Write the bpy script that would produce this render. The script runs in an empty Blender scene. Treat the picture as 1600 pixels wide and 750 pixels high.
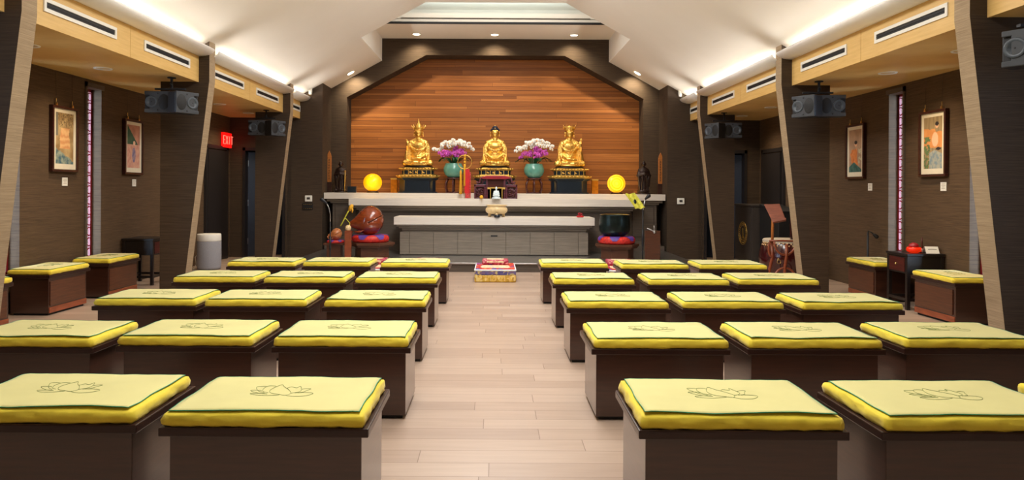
import bpy, bmesh, math, random
from mathutils import Vector, Matrix, noise
PI = math.pi
sc = bpy.context.scene
col = sc.collection
R = math.radians

# ------------------------------------------------------------------ camera
EYE = 1.35; F = 1067.0
cd = bpy.data.cameras.new('camera'); cam = bpy.data.objects.new('camera', cd); col.objects.link(cam)
cam.location = (0, 0, EYE)
cam.rotation_euler = (R(90), 0, 0)
ROLL = .0058
cam.rotation_euler = (Matrix.Rotation(R(90), 3, 'X') @ Matrix.Rotation(ROLL, 3, 'Z')).to_euler()
cd.sensor_width = 36; cd.lens = 36 * F / 1600
cd.shift_x = 27 / 1600; cd.shift_y = -80 / 1600
cd.clip_start = .05
sc.camera = cam
sc.view_settings.view_transform = 'Standard'; sc.view_settings.look = 'None'
sc.view_settings.gamma = 1; sc.view_settings.use_curve_mapping = False
sc.view_settings.exposure = 0.1

# ------------------------------------------------------------------ daylight outside the slit windows
w = bpy.data.worlds.new('world'); sc.world = w; w.use_nodes = True
w.node_tree.nodes['Background'].inputs[0].default_value = (.88, .27, .36, 1)
w.node_tree.nodes['Background'].inputs[1].default_value = 1.0

def area(name, loc, sx, sy, power, color, rot=(0, 0, 0), spread=None):
    l = bpy.data.lights.new(name, 'AREA'); l.shape = 'RECTANGLE'; l.size = sx; l.size_y = sy
    l.energy = power; l.color = color
    if spread: l.spread = R(spread)
    o = bpy.data.objects.new(name, l); o.location = loc; o.rotation_euler = rot; col.objects.link(o); return o
def spot(name, loc, tgt, power, color, size=60, blend=.6, rad=.05):
    l = bpy.data.lights.new(name, 'SPOT'); l.energy = power; l.color = color; l.spot_size = R(size); l.spot_blend = blend
    l.shadow_soft_size = rad
    o = bpy.data.objects.new(name, l); o.location = loc
    o.rotation_euler = (Vector(tgt) - Vector(loc)).to_track_quat('-Z', 'Y').to_euler(); col.objects.link(o); return o
WARM = (1, .83, .62); NEUT = (1, .985, .965); COOL = (.86, .95, 1)
# ridge lights of the hall (on the flat top of the ceiling, above the frame)
for yy in (3.0, 5.4, 7.8, 10.2):
    area('ridge_light', (0, yy, 4.52), 1.5, 2.2, 100, NEUT, spread=178)
# cove strips behind the quarter round troughs
for s in (-1, 1):
    for (y0, y1) in ((-2.8, 1.75), (2.0, 5.2), (5.5, 8.7), (8.98, 12.15), (12.42, 13.25)):
        area('cove_light', (s * 3.70, (y0 + y1) / 2, 3.085), .08, (y1 - y0) - .1, 7.6 * (y1 - y0), (1, .98, .955), (0, s * R(102), 0), spread=90)
# cool strip hidden in the raised recess before the altar
area('recess_light', (0, 13.3, 4.62), 3.4, .5, 21, (.74, .92, 1), (R(180), 0, 0))
area('recess_light', (0, 11.92, 4.82), 3.4, .1, 14, (1, .95, .88), (R(78), 0, 0))  # unseen extra lamp, added to brighten the lip face

# ------------------------------------------------------------------ materials
def nodes(name):
    m = bpy.data.materials.new(name); m.use_nodes = True
    nt = m.node_tree; return m, nt, nt.nodes['Principled BSDF']
def N(nt, t, **kw):
    n = nt.nodes.new(t)
    for k, v in kw.items(): setattr(n, k, v)
    return n
def srgb(r, g, b):
    f = lambda c: (c / 255 / 12.92) if c / 255 <= .04045 else ((c / 255 + .055) / 1.055) ** 2.4
    return (f(r), f(g), f(b), 1)
def plain(name, c, rough=.5, metal=0, coat=0, noise_amt=.12, scale=18, bump=0, emit=None, estr=0, stretch=(1, 1, 1), spec=None, sheen=0, trans=0):
    """a base colour broken up by a procedural noise"""
    m, nt, p = nodes(name)
    tc = N(nt, 'ShaderNodeTexCoord'); mp = N(nt, 'ShaderNodeMapping'); mp.inputs['Scale'].default_value = stretch
    nz = N(nt, 'ShaderNodeTexNoise'); nz.inputs['Scale'].default_value = scale; nz.inputs['Detail'].default_value = 4
    nt.links.new(tc.outputs['Object'], mp.inputs[0]); nt.links.new(mp.outputs[0], nz.inputs['Vector'])
    rp = N(nt, 'ShaderNodeValToRGB'); e = rp.color_ramp.elements
    e[0].position = .3; e[1].position = .7
    e[0].color = tuple(max(0, v * (1 - noise_amt)) for v in c[:3]) + (1,); e[1].color = tuple(min(1, v * (1 + noise_amt)) for v in c[:3]) + (1,)
    nt.links.new(nz.outputs[0], rp.inputs[0]); nt.links.new(rp.outputs[0], p.inputs['Base Color'])
    p.inputs['Roughness'].default_value = rough; p.inputs['Metallic'].default_value = metal
    if coat: p.inputs['Coat Weight'].default_value = coat; p.inputs['Coat Roughness'].default_value = .12
    if spec is not None: p.inputs['Specular IOR Level'].default_value = spec
    if sheen: p.inputs['Sheen Weight'].default_value = sheen
    if trans: p.inputs['Transmission Weight'].default_value = trans
    if bump:
        b = N(nt, 'ShaderNodeBump'); b.inputs['Strength'].default_value = bump; b.inputs['Distance'].default_value = .01
        nt.links.new(nz.outputs[0], b.inputs['Height']); nt.links.new(b.outputs[0], p.inputs['Normal'])
    if emit:
        p.inputs['Emission Color'].default_value = emit; p.inputs['Emission Strength'].default_value = estr
    return m
def grain(name, c0, c1, rough=.4, stretch=(1, 1, 1), scale=6, coat=0, bump=.15, detail=6, world=False, lo=.3, hi=.7, spec=None):
    """two tones drawn out along one axis: wood grain, woven linen"""
    m, nt, p = nodes(name)
    if world: g = N(nt, 'ShaderNodeNewGeometry'); out = g.outputs['Position']
    else: g = N(nt, 'ShaderNodeTexCoord'); out = g.outputs['Object']
    mp = N(nt, 'ShaderNodeMapping'); mp.inputs['Scale'].default_value = stretch
    nz = N(nt, 'ShaderNodeTexNoise'); nz.inputs['Scale'].default_value = scale; nz.inputs['Detail'].default_value = detail; nz.inputs['Roughness'].default_value = .65
    nt.links.new(out, mp.inputs[0]); nt.links.new(mp.outputs[0], nz.inputs['Vector'])
    rp = N(nt, 'ShaderNodeValToRGB'); e = rp.color_ramp.elements; e[0].position = lo; e[1].position = hi; e[0].color = c0; e[1].color = c1
    nt.links.new(nz.outputs[0], rp.inputs[0]); nt.links.new(rp.outputs[0], p.inputs['Base Color'])
    p.inputs['Roughness'].default_value = rough
    if coat: p.inputs['Coat Weight'].default_value = coat; p.inputs['Coat Roughness'].default_value = .15
    if spec is not None: p.inputs['Specular IOR Level'].default_value = spec
    if bump:
        b = N(nt, 'ShaderNodeBump'); b.inputs['Strength'].default_value = bump; b.inputs['Distance'].default_value = .004
        nt.links.new(nz.outputs[0], b.inputs['Height']); nt.links.new(b.outputs[0], p.inputs['Normal'])
    return m
def planks(name, ua, va, width, length, stops, rough, gap=.03, gapcol=(.05, .03, .02, 1), coat=0, gs=(1.2, 28), gap_u=.004, gmix=.35, bump=.2, spec=None, warp=0):
    """boards running along axis ua, stacked along va; each board its own tone"""
    m, nt, p = nodes(name); L = nt.links.new
    g = N(nt, 'ShaderNodeNewGeometry'); sx = N(nt, 'ShaderNodeSeparateXYZ'); L(g.outputs['Position'], sx.inputs[0])
    def M(op, a, b=None, c=None):
        n = N(nt, 'ShaderNodeMath', operation=op)
        for i, v in enumerate((a, b, c)):
            if v is None: continue
            if isinstance(v, (int, float)): n.inputs[i].default_value = v
            else: L(v, n.inputs[i])
        return n.outputs[0]
    u, v = sx.outputs[ua], sx.outputs[va]
    if warp: v = M('ADD', v, M('ADD', M('MULTIPLY', M('SINE', M('MULTIPLY', v, 19.0)), warp), M('MULTIPLY', M('SINE', M('MULTIPLY', v, 47.0)), warp * .42)))
    vr = M('DIVIDE', v, width); row = M('FLOOR', vr); fv = M('FRACT', vr)
    wn = N(nt, 'ShaderNodeTexWhiteNoise', noise_dimensions='1D'); L(row, wn.inputs['W'])
    ur = M('ADD', M('DIVIDE', u, length), M('MULTIPLY', wn.outputs[0], 7.3)); cl = M('FLOOR', ur); fu = M('FRACT', ur)
    cb = N(nt, 'ShaderNodeCombineXYZ'); L(row, cb.inputs[0]); L(cl, cb.inputs[1])
    w2 = N(nt, 'ShaderNodeTexWhiteNoise', noise_dimensions='2D'); L(cb.outputs[0], w2.inputs['Vector'])
    rp = N(nt, 'ShaderNodeValToRGB'); rp.color_ramp.interpolation = 'LINEAR'
    els = rp.color_ramp.elements; els[0].position = stops[0][0]; els[0].color = stops[0][1]; els[1].position = stops[-1][0]; els[1].color = stops[-1][1]
    for ps, c in stops[1:-1]: e = els.new(ps); e.color = c
    L(w2.outputs[0], rp.inputs[0])
    # grain
    c2 = N(nt, 'ShaderNodeCombineXYZ'); L(M('MULTIPLY', u, gs[0]), c2.inputs[0]); L(M('MULTIPLY', v, gs[1]), c2.inputs[1]); L(M('MULTIPLY', w2.outputs[0], 9), c2.inputs[2])
    nz = N(nt, 'ShaderNodeTexNoise'); nz.inputs['Scale'].default_value = 1.6; nz.inputs['Detail'].default_value = 5; L(c2.outputs[0], nz.inputs['Vector'])
    mx = N(nt, 'ShaderNodeMix', data_type='RGBA', blend_type='MULTIPLY'); mx.inputs[0].default_value = gmix
    r2 = N(nt, 'ShaderNodeValToRGB'); r2.color_ramp.elements[0].position = .3; r2.color_ramp.elements[1].position = .65; r2.color_ramp.elements[0].color = (.55, .5, .45, 1)
    L(nz.outputs[0], r2.inputs[0]); L(rp.outputs[0], mx.inputs[6]); L(r2.outputs[0], mx.inputs[7])
    # seams
    ev = M('LESS_THAN', fv, gap); eu = M('LESS_THAN', fu, gap_u); ed = M('MAXIMUM', ev, eu)
    m2 = N(nt, 'ShaderNodeMix', data_type='RGBA'); L(ed, m2.inputs[0]); L(mx.outputs[2], m2.inputs[6]); m2.inputs[7].default_value = gapcol
    L(m2.outputs[2], p.inputs['Base Color']); p.inputs['Roughness'].default_value = rough
    if coat: p.inputs['Coat Weight'].default_value = coat; p.inputs['Coat Roughness'].default_value = .2
    if spec is not None: p.inputs['Specular IOR Level'].default_value = spec
    b = N(nt, 'ShaderNodeBump'); b.inputs['Strength'].default_value = bump; b.inputs['Distance'].default_value = .004
    L(M('SUBTRACT', nz.outputs[0], M('MULTIPLY', ed, 1.5)), b.inputs['Height']); L(b.outputs[0], p.inputs['Normal'])
    return m

MT = {}
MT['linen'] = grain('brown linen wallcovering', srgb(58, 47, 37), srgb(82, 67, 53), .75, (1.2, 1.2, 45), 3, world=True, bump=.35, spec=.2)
MT['linen_wall_lit'] = grain('warm brown linen on side walls', srgb(72, 57, 42), srgb(102, 81, 60), .75, (1.2, 1.2, 45), 3, world=True, bump=.35, spec=.2)  # same wallcovering as linen, downlight glow put into a lighter, warmer colour
MT['linen_fin_lit'] = grain('taupe linen on fin edges', srgb(140, 120, 94), srgb(180, 158, 128), .7, (1.2, 1.2, 60), 3, world=True, bump=.4, spec=.25)  # aisle light on the fin edges, put into a paler linen colour
MT['ceiling'] = plain('cream painted plaster', srgb(232, 226, 214), .85, noise_amt=.015, scale=2)
MT['maple'] = grain('honey maple veneer', srgb(214, 174, 102), srgb(230, 192, 122), .45, (1, 1.5, 22), 2.2, world=True, bump=.03)
MT['cove'] = plain('white painted trough', srgb(252, 251, 248), .55, noise_amt=.02)
MT['white'] = plain('white enamel', srgb(238, 236, 226), .45, noise_amt=.02)
MT['black'] = plain('matt black', (.006, .006, .007, 1), .6)
MT['floor'] = planks('pale oak floor boards', 0, 1, .16, 1.25, [(0, srgb(174, 150, 132)), (.5, srgb(184, 160, 141)), (1, srgb(193, 170, 151))], .36, gap=.02, gapcol=srgb(132, 108, 90), gap_u=.003, gs=(1.5, 16), gmix=.22, coat=.15, bump=.06)
MT['teak'] = planks('warm teak cladding', 0, 2, .066, 3.1, [(0, srgb(132, 78, 32)), (.4, srgb(154, 93, 39)), (.8, srgb(166, 102, 45)), (1, srgb(182, 116, 57))], .5, gap=.10, gapcol=srgb(96, 52, 26), gap_u=.0015, gs=(1.2, 46), gmix=.55, bump=.3, spec=.3, warp=.02)
MT['slab'] = grain('pale limed oak slab', srgb(214, 204, 190), srgb(232, 223, 210), .5, (1, 6, 30), 1.5, world=True, bump=.08)
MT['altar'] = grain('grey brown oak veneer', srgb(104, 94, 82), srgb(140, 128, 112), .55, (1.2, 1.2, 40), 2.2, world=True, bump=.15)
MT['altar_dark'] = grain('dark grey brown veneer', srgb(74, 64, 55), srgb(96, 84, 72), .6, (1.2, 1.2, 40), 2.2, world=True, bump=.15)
MT['walnut'] = grain('dark walnut veneer', srgb(48, 24, 16), srgb(68, 37, 25), .31, (1.5, 1.5, 24), 2.5, bump=.04, coat=.6, spec=.7)
MT['walnut_lid'] = grain('dark walnut lid', srgb(38, 21, 18), srgb(56, 33, 27), .3, (1.5, 24, 24), 2.5, bump=.04, coat=.15, spec=.4)
MT['walnut_red'] = grain('reddish walnut panel', srgb(74, 42, 26), srgb(102, 60, 38), .4, (1.5, 1.5, 24), 2.5, bump=.05, coat=.15)  # redder, lighter walnut for panels and stands
MT['yellow'] = plain('yellow cotton cover', srgb(236, 212, 56), .85, noise_amt=.05, scale=13, bump=.5, sheen=.2)
MT['yellow_flap'] = plain('pale yellow cotton flap', srgb(214, 207, 138), .85, noise_amt=.035, scale=5, bump=.06, sheen=.2)
MT['green'] = plain('green piping', srgb(40, 150, 110), .7)
MT['lotus'] = plain('olive embroidery thread', srgb(96, 118, 40), .8)
MT['gold'] = plain('polished gold leaf', (.95, .60, .15, 1), .34, 1, noise_amt=.08, scale=20, bump=.02)
MT['gold_dull'] = plain('old gold lacquer', (.62, .40, .10, 1), .35, .9, noise_amt=.25, scale=60, bump=.3)
MT['navy'] = plain('blue black hair', srgb(22, 30, 52), .5)
MT['pedestal'] = plain('blue black lacquer', srgb(20, 32, 44), .28, coat=.3, noise_amt=.15)
MT['bronze'] = plain('dark bronze', srgb(44, 28, 22), .35, .3, noise_amt=.3, scale=40, bump=.2)
MT['amber'] = plain('glowing amber glass', srgb(255, 170, 10), .25, emit=srgb(255, 170, 8), estr=.8, noise_amt=.1)
MT['amber_dim'] = plain('amber lacquer', srgb(196, 120, 18), .3, .4, noise_amt=.2)
MT['celadon'] = plain('celadon glaze', srgb(94, 158, 142), .18, coat=.5, noise_amt=.08, scale=12)
MT['rosewood'] = grain('rosewood', srgb(58, 22, 20), srgb(96, 40, 34), .3, (2, 2, 20), 3, coat=.4)
MT['purplewood'] = grain('purple rosewood carving', srgb(72, 28, 40), srgb(112, 52, 64), .35, (2, 2, 14), 4, coat=.3)
MT['redlac'] = plain('crimson lacquer', srgb(150, 30, 42), .35, noise_amt=.2)
MT['orchid_w'] = plain('white petals', srgb(246, 244, 238), .6, noise_amt=.03)
MT['orchid_p'] = plain('magenta petals', srgb(206, 84, 190), .6, noise_amt=.12)
MT['leaf'] = plain('dark orchid leaf', srgb(34, 82, 48), .35, noise_amt=.3, scale=8)
MT['stem'] = plain('orchid stem', srgb(84, 70, 40), .6)
MT['tassel_y'] = plain('yellow silk', srgb(242, 176, 40), .6, noise_amt=.2, scale=120, stretch=(1, 1, .05), bump=.3)
MT['red'] = plain('red silk', srgb(206, 20, 28), .55, noise_amt=.12)
MT['redpat'] = plain('red and white brocade', srgb(200, 60, 60), .6, noise_amt=.6, scale=60)
MT['mokugyo'] = grain('glossy red brown camphor', srgb(104, 38, 14), srgb(160, 70, 28), .2, (2, 2, 8), 3, coat=.7)
MT['mokugyo_s'] = grain('orange brown camphor', srgb(176, 98, 50), srgb(208, 132, 78), .3, (2, 2, 8), 3, coat=.5)
MT['bowl'] = plain('dark green bronze', srgb(30, 42, 40), .3, .65, noise_amt=.35, scale=9)
MT['cream'] = plain('cream porcelain', srgb(236, 206, 150), .3, coat=.4, noise_amt=.1)
MT['jade'] = plain('white jade', srgb(226, 240, 244), .3, coat=.3, noise_amt=.04)
MT['orange_wood'] = grain('orange wood', srgb(172, 100, 42), srgb(204, 128, 60), .4, (2, 2, 12), 3)
MT['redbrown'] = grain('red brown wood', srgb(120, 56, 32), srgb(164, 84, 50), .35, (2, 2, 12), 3, coat=.3)
MT['drum'] = plain('maroon drum lacquer', srgb(64, 14, 16), .16, coat=.8, noise_amt=.2)
MT['skin'] = plain('drum hide', srgb(196, 184, 164), .6, noise_amt=.1)
MT['grey'] = plain('speckled grey fabric', srgb(150, 150, 156), .8, noise_amt=.15, scale=160, bump=.1)
MT['spk'] = plain('dark grey speaker baffle', srgb(58, 62, 68), .45, noise_amt=.08)
MT['spk_cab'] = plain('black speaker cabinet', srgb(22, 24, 28), .5)
MT['horn'] = plain('grey horn', srgb(72, 80, 88), .35, noise_amt=.08)
MT['steel'] = plain('brushed steel', (.55, .55, .55, 1), .3, 1)
MT['frame'] = grain('mahogany frame', srgb(44, 18, 14), srgb(68, 28, 22), .35, (2, 2, 14), 3, coat=.2)
MT['mat'] = plain('ivory mount board', srgb(236, 226, 200), .8, noise_amt=.03)
MT['brass'] = plain('brass', (.75, .55, .22, 1), .3, 1)
MT['exit'] = plain('red lit sign', srgb(255, 20, 20), .4, emit=srgb(255, 22, 18), estr=.8)
MT['exit_txt'] = plain('bright red letters', srgb(255, 90, 80), .4, emit=srgb(255, 110, 90), estr=1.3)
MT['redglass'] = plain('red lattice', srgb(130, 16, 30), .4, noise_amt=.1)
MT['door'] = plain('charcoal door', srgb(38, 34, 34), .4, noise_amt=.1)
MT['bluedoor'] = plain('dark blue door', srgb(24, 32, 48), .4, noise_amt=.1)
MT['charcoal'] = plain('charcoal laminate', srgb(56, 50, 46), .5, noise_amt=.1)
MT['yellow_cloth'] = plain('yellow green silk', srgb(206, 200, 60), .6, noise_amt=.3, scale=24)
MT['lamp_on'] = plain('lit lamp', (1, .9, .7, 1), .4, emit=(1, .86, .62, 1), estr=9)
MT['blackwood'] = grain('black wood', srgb(22, 16, 15), srgb(36, 27, 25), .4, (2, 2, 14), 3, coat=.1)
MT['exit_bowl'] = plain('translucent red glass', srgb(200, 30, 10), .2, emit=srgb(255, 50, 10), estr=.5)
MT['groove'] = plain('shadow gap', srgb(40, 34, 30), .8)
def brocade(name, cols, scale, rough=.6):
    m, nt, p = nodes(name); L = nt.links.new
    tc = N(nt, 'ShaderNodeTexCoord'); vo = N(nt, 'ShaderNodeTexVoronoi'); vo.inputs['Scale'].default_value = scale
    L(tc.outputs['Object'], vo.inputs['Vector']); sp = N(nt, 'ShaderNodeSeparateColor'); L(vo.outputs['Color'], sp.inputs[0])
    rp = N(nt, 'ShaderNodeValToRGB'); rp.color_ramp.interpolation = 'CONSTANT'; el = rp.color_ramp.elements
    el[0].position = 0; el[0].color = cols[0]; el[1].position = 1 / len(cols); el[1].color = cols[1]
    for i, c in enumerate(cols[2:]): e = el.new((i + 2) / len(cols)); e.color = c
    L(sp.outputs[0], rp.inputs[0]); L(rp.outputs[0], p.inputs['Base Color']); p.inputs['Roughness'].default_value = rough; return m
MT['broc_red'] = brocade('red blue gold brocade', [srgb(196, 44, 40), srgb(210, 60, 46), srgb(190, 36, 44), srgb(226, 120, 60), srgb(96, 70, 150)], 16)
MT['broc_blue'] = brocade('violet blue brocade', [srgb(84, 76, 130), srgb(104, 92, 140), srgb(196, 176, 120), srgb(120, 90, 120)], 26)
MT['broc_gold'] = brocade('gold quilted brocade', [srgb(212, 168, 60), srgb(226, 184, 84), srgb(196, 150, 50), srgb(236, 206, 120)], 30)
MT['broc_pink'] = brocade('crimson pink brocade', [srgb(176, 48, 74), srgb(196, 74, 92), srgb(160, 36, 60), srgb(226, 150, 150)], 34)
MT['broc_cream'] = brocade('cream brocade', [srgb(240, 226, 176), srgb(232, 208, 150), srgb(236, 216, 190), srgb(222, 160, 150)], 40)
MT['broc_violet'] = plain('violet silk', srgb(92, 62, 150), .5, noise_amt=.2)
MT['broc_redsilk'] = plain('red silk brocade', srgb(206, 44, 34), .45, noise_amt=.35, scale=30)
MT['piping_w'] = plain('white piping', srgb(238, 240, 240), .6)
def glassmat():
    m, nt, p = nodes('clear window glass'); L = nt.links.new
    tr = N(nt, 'ShaderNodeBsdfTransparent'); tr.inputs[0].default_value = (.97, .97, .97, 1)
    mx = N(nt, 'ShaderNodeMixShader'); mx.inputs[0].default_value = .08
    p.inputs['Roughness'].default_value = .1; p.inputs['Base Color'].default_value = (0, 0, 0, 1); L(tr.outputs[0], mx.inputs[1]); L(p.outputs[0], mx.inputs[2]); L(mx.outputs[0], nt.nodes['Material Output'].inputs[0]); return m
MT['glass'] = glassmat()
def vcol(name, rough=.7):
    m, nt, p = nodes(name); a = N(nt, 'ShaderNodeVertexColor', layer_name='Col'); nt.links.new(a.outputs[0], p.inputs['Base Color'])
    p.inputs['Roughness'].default_value = rough; return m
MT['paint'] = vcol('painted silk')
def ringmat():
    m, nt, p = nodes('glowing amber rings'); L = nt.links.new
    tc = N(nt, 'ShaderNodeTexCoord'); wv = N(nt, 'ShaderNodeTexWave', wave_type='RINGS', rings_direction='Y'); wv.inputs['Scale'].default_value = 6.5; wv.inputs['Distortion'].default_value = 2.0
    L(tc.outputs['Object'], wv.inputs['Vector']); rp = N(nt, 'ShaderNodeValToRGB'); e = rp.color_ramp.elements
    e[0].color = srgb(255, 150, 4); e[1].color = srgb(255, 196, 40); L(wv.outputs[0], rp.inputs[0]); L(rp.outputs[0], p.inputs['Emission Color']); L(rp.outputs[0], p.inputs['Base Color'])
    p.inputs['Emission Strength'].default_value = .72; p.inputs['Roughness'].default_value = .25; return m
MT['amber_ring'] = ringmat()

# ------------------------------------------------------------------ mesh building
class MB:
    def __init__(s): s.v = []; s.f = []; s.m = []; s.sm = []; s.mats = []
    def mi(s, mat):
        if mat not in s.mats: s.mats.append(mat)
        return s.mats.index(mat)
    def add(s, vs, fs, mat=None, smooth=False, M=None):
        b = len(s.v); k = s.mi(mat)
        for p in vs: s.v.append(tuple(M @ Vector(p)) if M else tuple(p))
        for f in fs: s.f.append([b + i for i in f]); s.m.append(k); s.sm.append(smooth)
        return s
    def box(s, x0, x1, y0, y1, z0, z1, mat=None, M=None):
        vs = [(x, y, z) for z in (z0, z1) for y in (y0, y1) for x in (x0, x1)]
        return s.add(vs, [(0, 2, 3, 1), (4, 5, 7, 6), (0, 1, 5, 4), (2, 6, 7, 3), (0, 4, 6, 2), (1, 3, 7, 5)], mat, False, M)
    def prism(s, poly, a0, a1, axis='y', mat=None, M=None, smooth=False):
        """poly: 2-D outline; axis y -> (x,z) outline between y=a0..a1; z -> (x,y); x -> (y,z)"""
        n = len(poly)
        def P(p, a): return {'y': (p[0], a, p[1]), 'z': (p[0], p[1], a), 'x': (a, p[0], p[1])}[axis]
        vs = [P(p, a0) for p in poly] + [P(p, a1) for p in poly]
        fs = [list(range(n)), list(range(2 * n - 1, n - 1, -1))]
        s.add(vs, fs, mat, False, M)
        b = len(s.v) - 2 * n; k = s.mi(mat)
        for i in range(n): j = (i + 1) % n; s.f.append([b + i, b + j, b + n + j, b + n + i]); s.m.append(k); s.sm.append(smooth)
        return s
    def lathe(s, prof, n=24, mat=None, M=None, sx=1, sy=1, smooth=True, cap=True):
        vs = []; fs = []
        for r, z in prof:
            for i in range(n):
                a = 2 * PI * i / n; vs.append((r * math.cos(a) * sx, r * math.sin(a) * sy, z))
        for k in range(len(prof) - 1):
            for i in range(n): j = (i + 1) % n; fs.append((k * n + i, k * n + j, (k + 1) * n + j, (k + 1) * n + i))
        if cap:
            if prof[0][0] > 1e-4: fs.append(tuple(range(n - 1, -1, -1)))
            if prof[-1][0] > 1e-4: fs.append(tuple((len(prof) - 1) * n + i for i in range(n)))
        return s.add(vs, fs, mat, smooth, M)
    def ell(s, c, r, mat=None, n=16, k=10, M=None, rot=None):
        vs = [(0, 0, -1)] + [(math.sin(PI * j / k) * math.cos(2 * PI * i / n), math.sin(PI * j / k) * math.sin(2 * PI * i / n), -math.cos(PI * j / k)) for j in range(1, k) for i in range(n)] + [(0, 0, 1)]
        fs = [(0, 1 + (i + 1) % n, 1 + i) for i in range(n)]
        for j in range(k - 2):
            for i in range(n): a = 1 + j * n + i; b = 1 + j * n + (i + 1) % n; fs.append((a, b, b + n, a + n))
        t = len(vs) - 1; fs += [(t, t - n + i, t - n + (i + 1) % n) for i in range(n)]
        T = Matrix.Translation(Vector(c)) @ (rot.to_4x4() if rot else Matrix()) @ Matrix.Diagonal((*r, 1))
        if M: T = M @ T
        return s.add(vs, fs, mat, True, T)
    def tube(s, pts, r, mat=None, n=8, M=None, closed=False, smooth=True):
        pts = [Vector(p) for p in pts]; rs = r if isinstance(r, (list, tuple)) else [r] * len(pts)
        vs = []; fs = []; L = len(pts); up = None
        for i, p in enumerate(pts):
            if closed: t = pts[(i + 1) % L] - pts[i - 1]
            else: t = pts[min(i + 1, L - 1)] - pts[max(i - 1, 0)]
            t.normalize()
            if up is None: up = t.orthogonal().normalized()
            else:
                up = up - t * up.dot(t)
                up = up.normalized() if up.length > 1e-6 else t.orthogonal().normalized()
            bi = t.cross(up)
            for k in range(n): a = 2 * PI * k / n; vs.append(p + (up * math.cos(a) + bi * math.sin(a)) * rs[i])
        for i in range(L if closed else L - 1):
            q = (i + 1) % L
            for k in range(n): j = (k + 1) % n; fs.append((i * n + k, i * n + j, q * n + j, q * n + k))
        if not closed: fs.append(tuple(range(n - 1, -1, -1))); fs.append(tuple((L - 1) * n + i for i in range(n)))
        return s.add(vs, fs, mat, smooth, M)
    def cap(s, a, b, ra, rb, n=12, mat=None, M=None):
        """tapered capsule"""
        a = Vector(a); b = Vector(b); d = (b - a); L = d.length; q = d.to_track_quat('Z', 'Y').to_matrix().to_4x4()
        pr = [(ra * math.sin(t), -ra * math.cos(t)) for t in [PI / 2 * k / 4 for k in range(5)]] + [(rb * math.cos(t), L + rb * math.sin(t)) for t in [PI / 2 * k / 4 for k in range(5)]]
        pr[0] = (1e-5, pr[0][1]); pr[-1] = (1e-5, pr[-1][1])
        T = Matrix.Translation(a) @ q
        return s.lathe(pr, n, mat, M @ T if M else T)
    def build(s, name, mat=None, parent=None, bevel=0, seg=2, loc=None, rot=None):
        me = bpy.data.meshes.new(name); me.from_pydata(s.v, [], s.f)
        for x in s.mats: me.materials.append(MT[x] if x else MT[mat] if mat else None)
        me.polygons.foreach_set('material_index', s.m); me.polygons.foreach_set('use_smooth', s.sm)
        bm = bmesh.new(); bm.from_mesh(me); bmesh.ops.recalc_face_normals(bm, faces=bm.faces); bm.to_mesh(me); bm.free()
        me.update()
        o = bpy.data.objects.new(name, me); col.objects.link(o)
        if parent: o.parent = parent
        if loc is not None: o.location = loc
        if rot is not None: o.rotation_euler = rot
        if bevel:
            b = o.modifiers.new('bevel', 'BEVEL'); b.width = bevel; b.segments = seg; b.limit_method = 'ANGLE'; b.angle_limit = R(40)
        return o
def bake(o):
    """replace a mesh by its modified version so copies stay light"""
    bpy.context.view_layer.update()
    dg = bpy.context.evaluated_depsgraph_get(); me = bpy.data.meshes.new_from_object(o.evaluated_get(dg))
    o.modifiers.clear(); o.data = me
    return o
def thing(name, label, cat, loc=(0, 0, 0), rz=0, group=None):
    o = bpy.data.objects.new(name, None); col.objects.link(o); o.empty_display_size = .1
    o.location = loc; o.rotation_euler = (0, 0, rz); o['label'] = label; o['category'] = cat
    if group: o['group'] = group
    return o
def tag(o, label, cat, group=None):
    o['label'] = label; o['category'] = cat
    if group: o['group'] = group
    return o
def struct(o, label=None):
    o['kind'] = 'structure'
    if label: o['label'] = label
    return o
def copy_tree(o, parent=None):
    c = o.copy(); col.objects.link(c)
    if parent: c.parent = parent
    for ch in list(o.children): copy_tree(ch, c)
    return c
def place(src, loc, rz=0, label=None, first=[None]):
    c = copy_tree(src); c.location = loc; c.rotation_euler = (0, 0, rz)
    if label: c['label'] = label
    return c
def at(px, py, Y):
    """point at depth Y seen at a photo position (gives real metres)"""
    u, v = px - 773, py - 295
    return Vector(((u + ROLL * v) * Y / F, Y, EYE - (v - ROLL * u) * Y / F))
# ================================================================== THE HALL
WX = 5.12; SOF = 2.70; BX = 3.80; BZ = 3.17; Y0 = -3.0; YB = 13.2; YA = 14.0
def slope(x): return 5.258 - .556 * abs(x)

b = MB(); b.box(-5.3, 5.3, Y0, 15.6, -.12, 0); struct(b.build('floor', 'floor'))
b = MB(); b.box(-3.34, 3.34, 11.07, 14.3, 0, .125)
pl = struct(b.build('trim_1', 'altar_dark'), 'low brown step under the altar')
b = MB(); b.box(-3.34, 3.34, 11.04, 14.0, .125, .15); b.build('step_nosing', 'steel', pl, bevel=.004)

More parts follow.
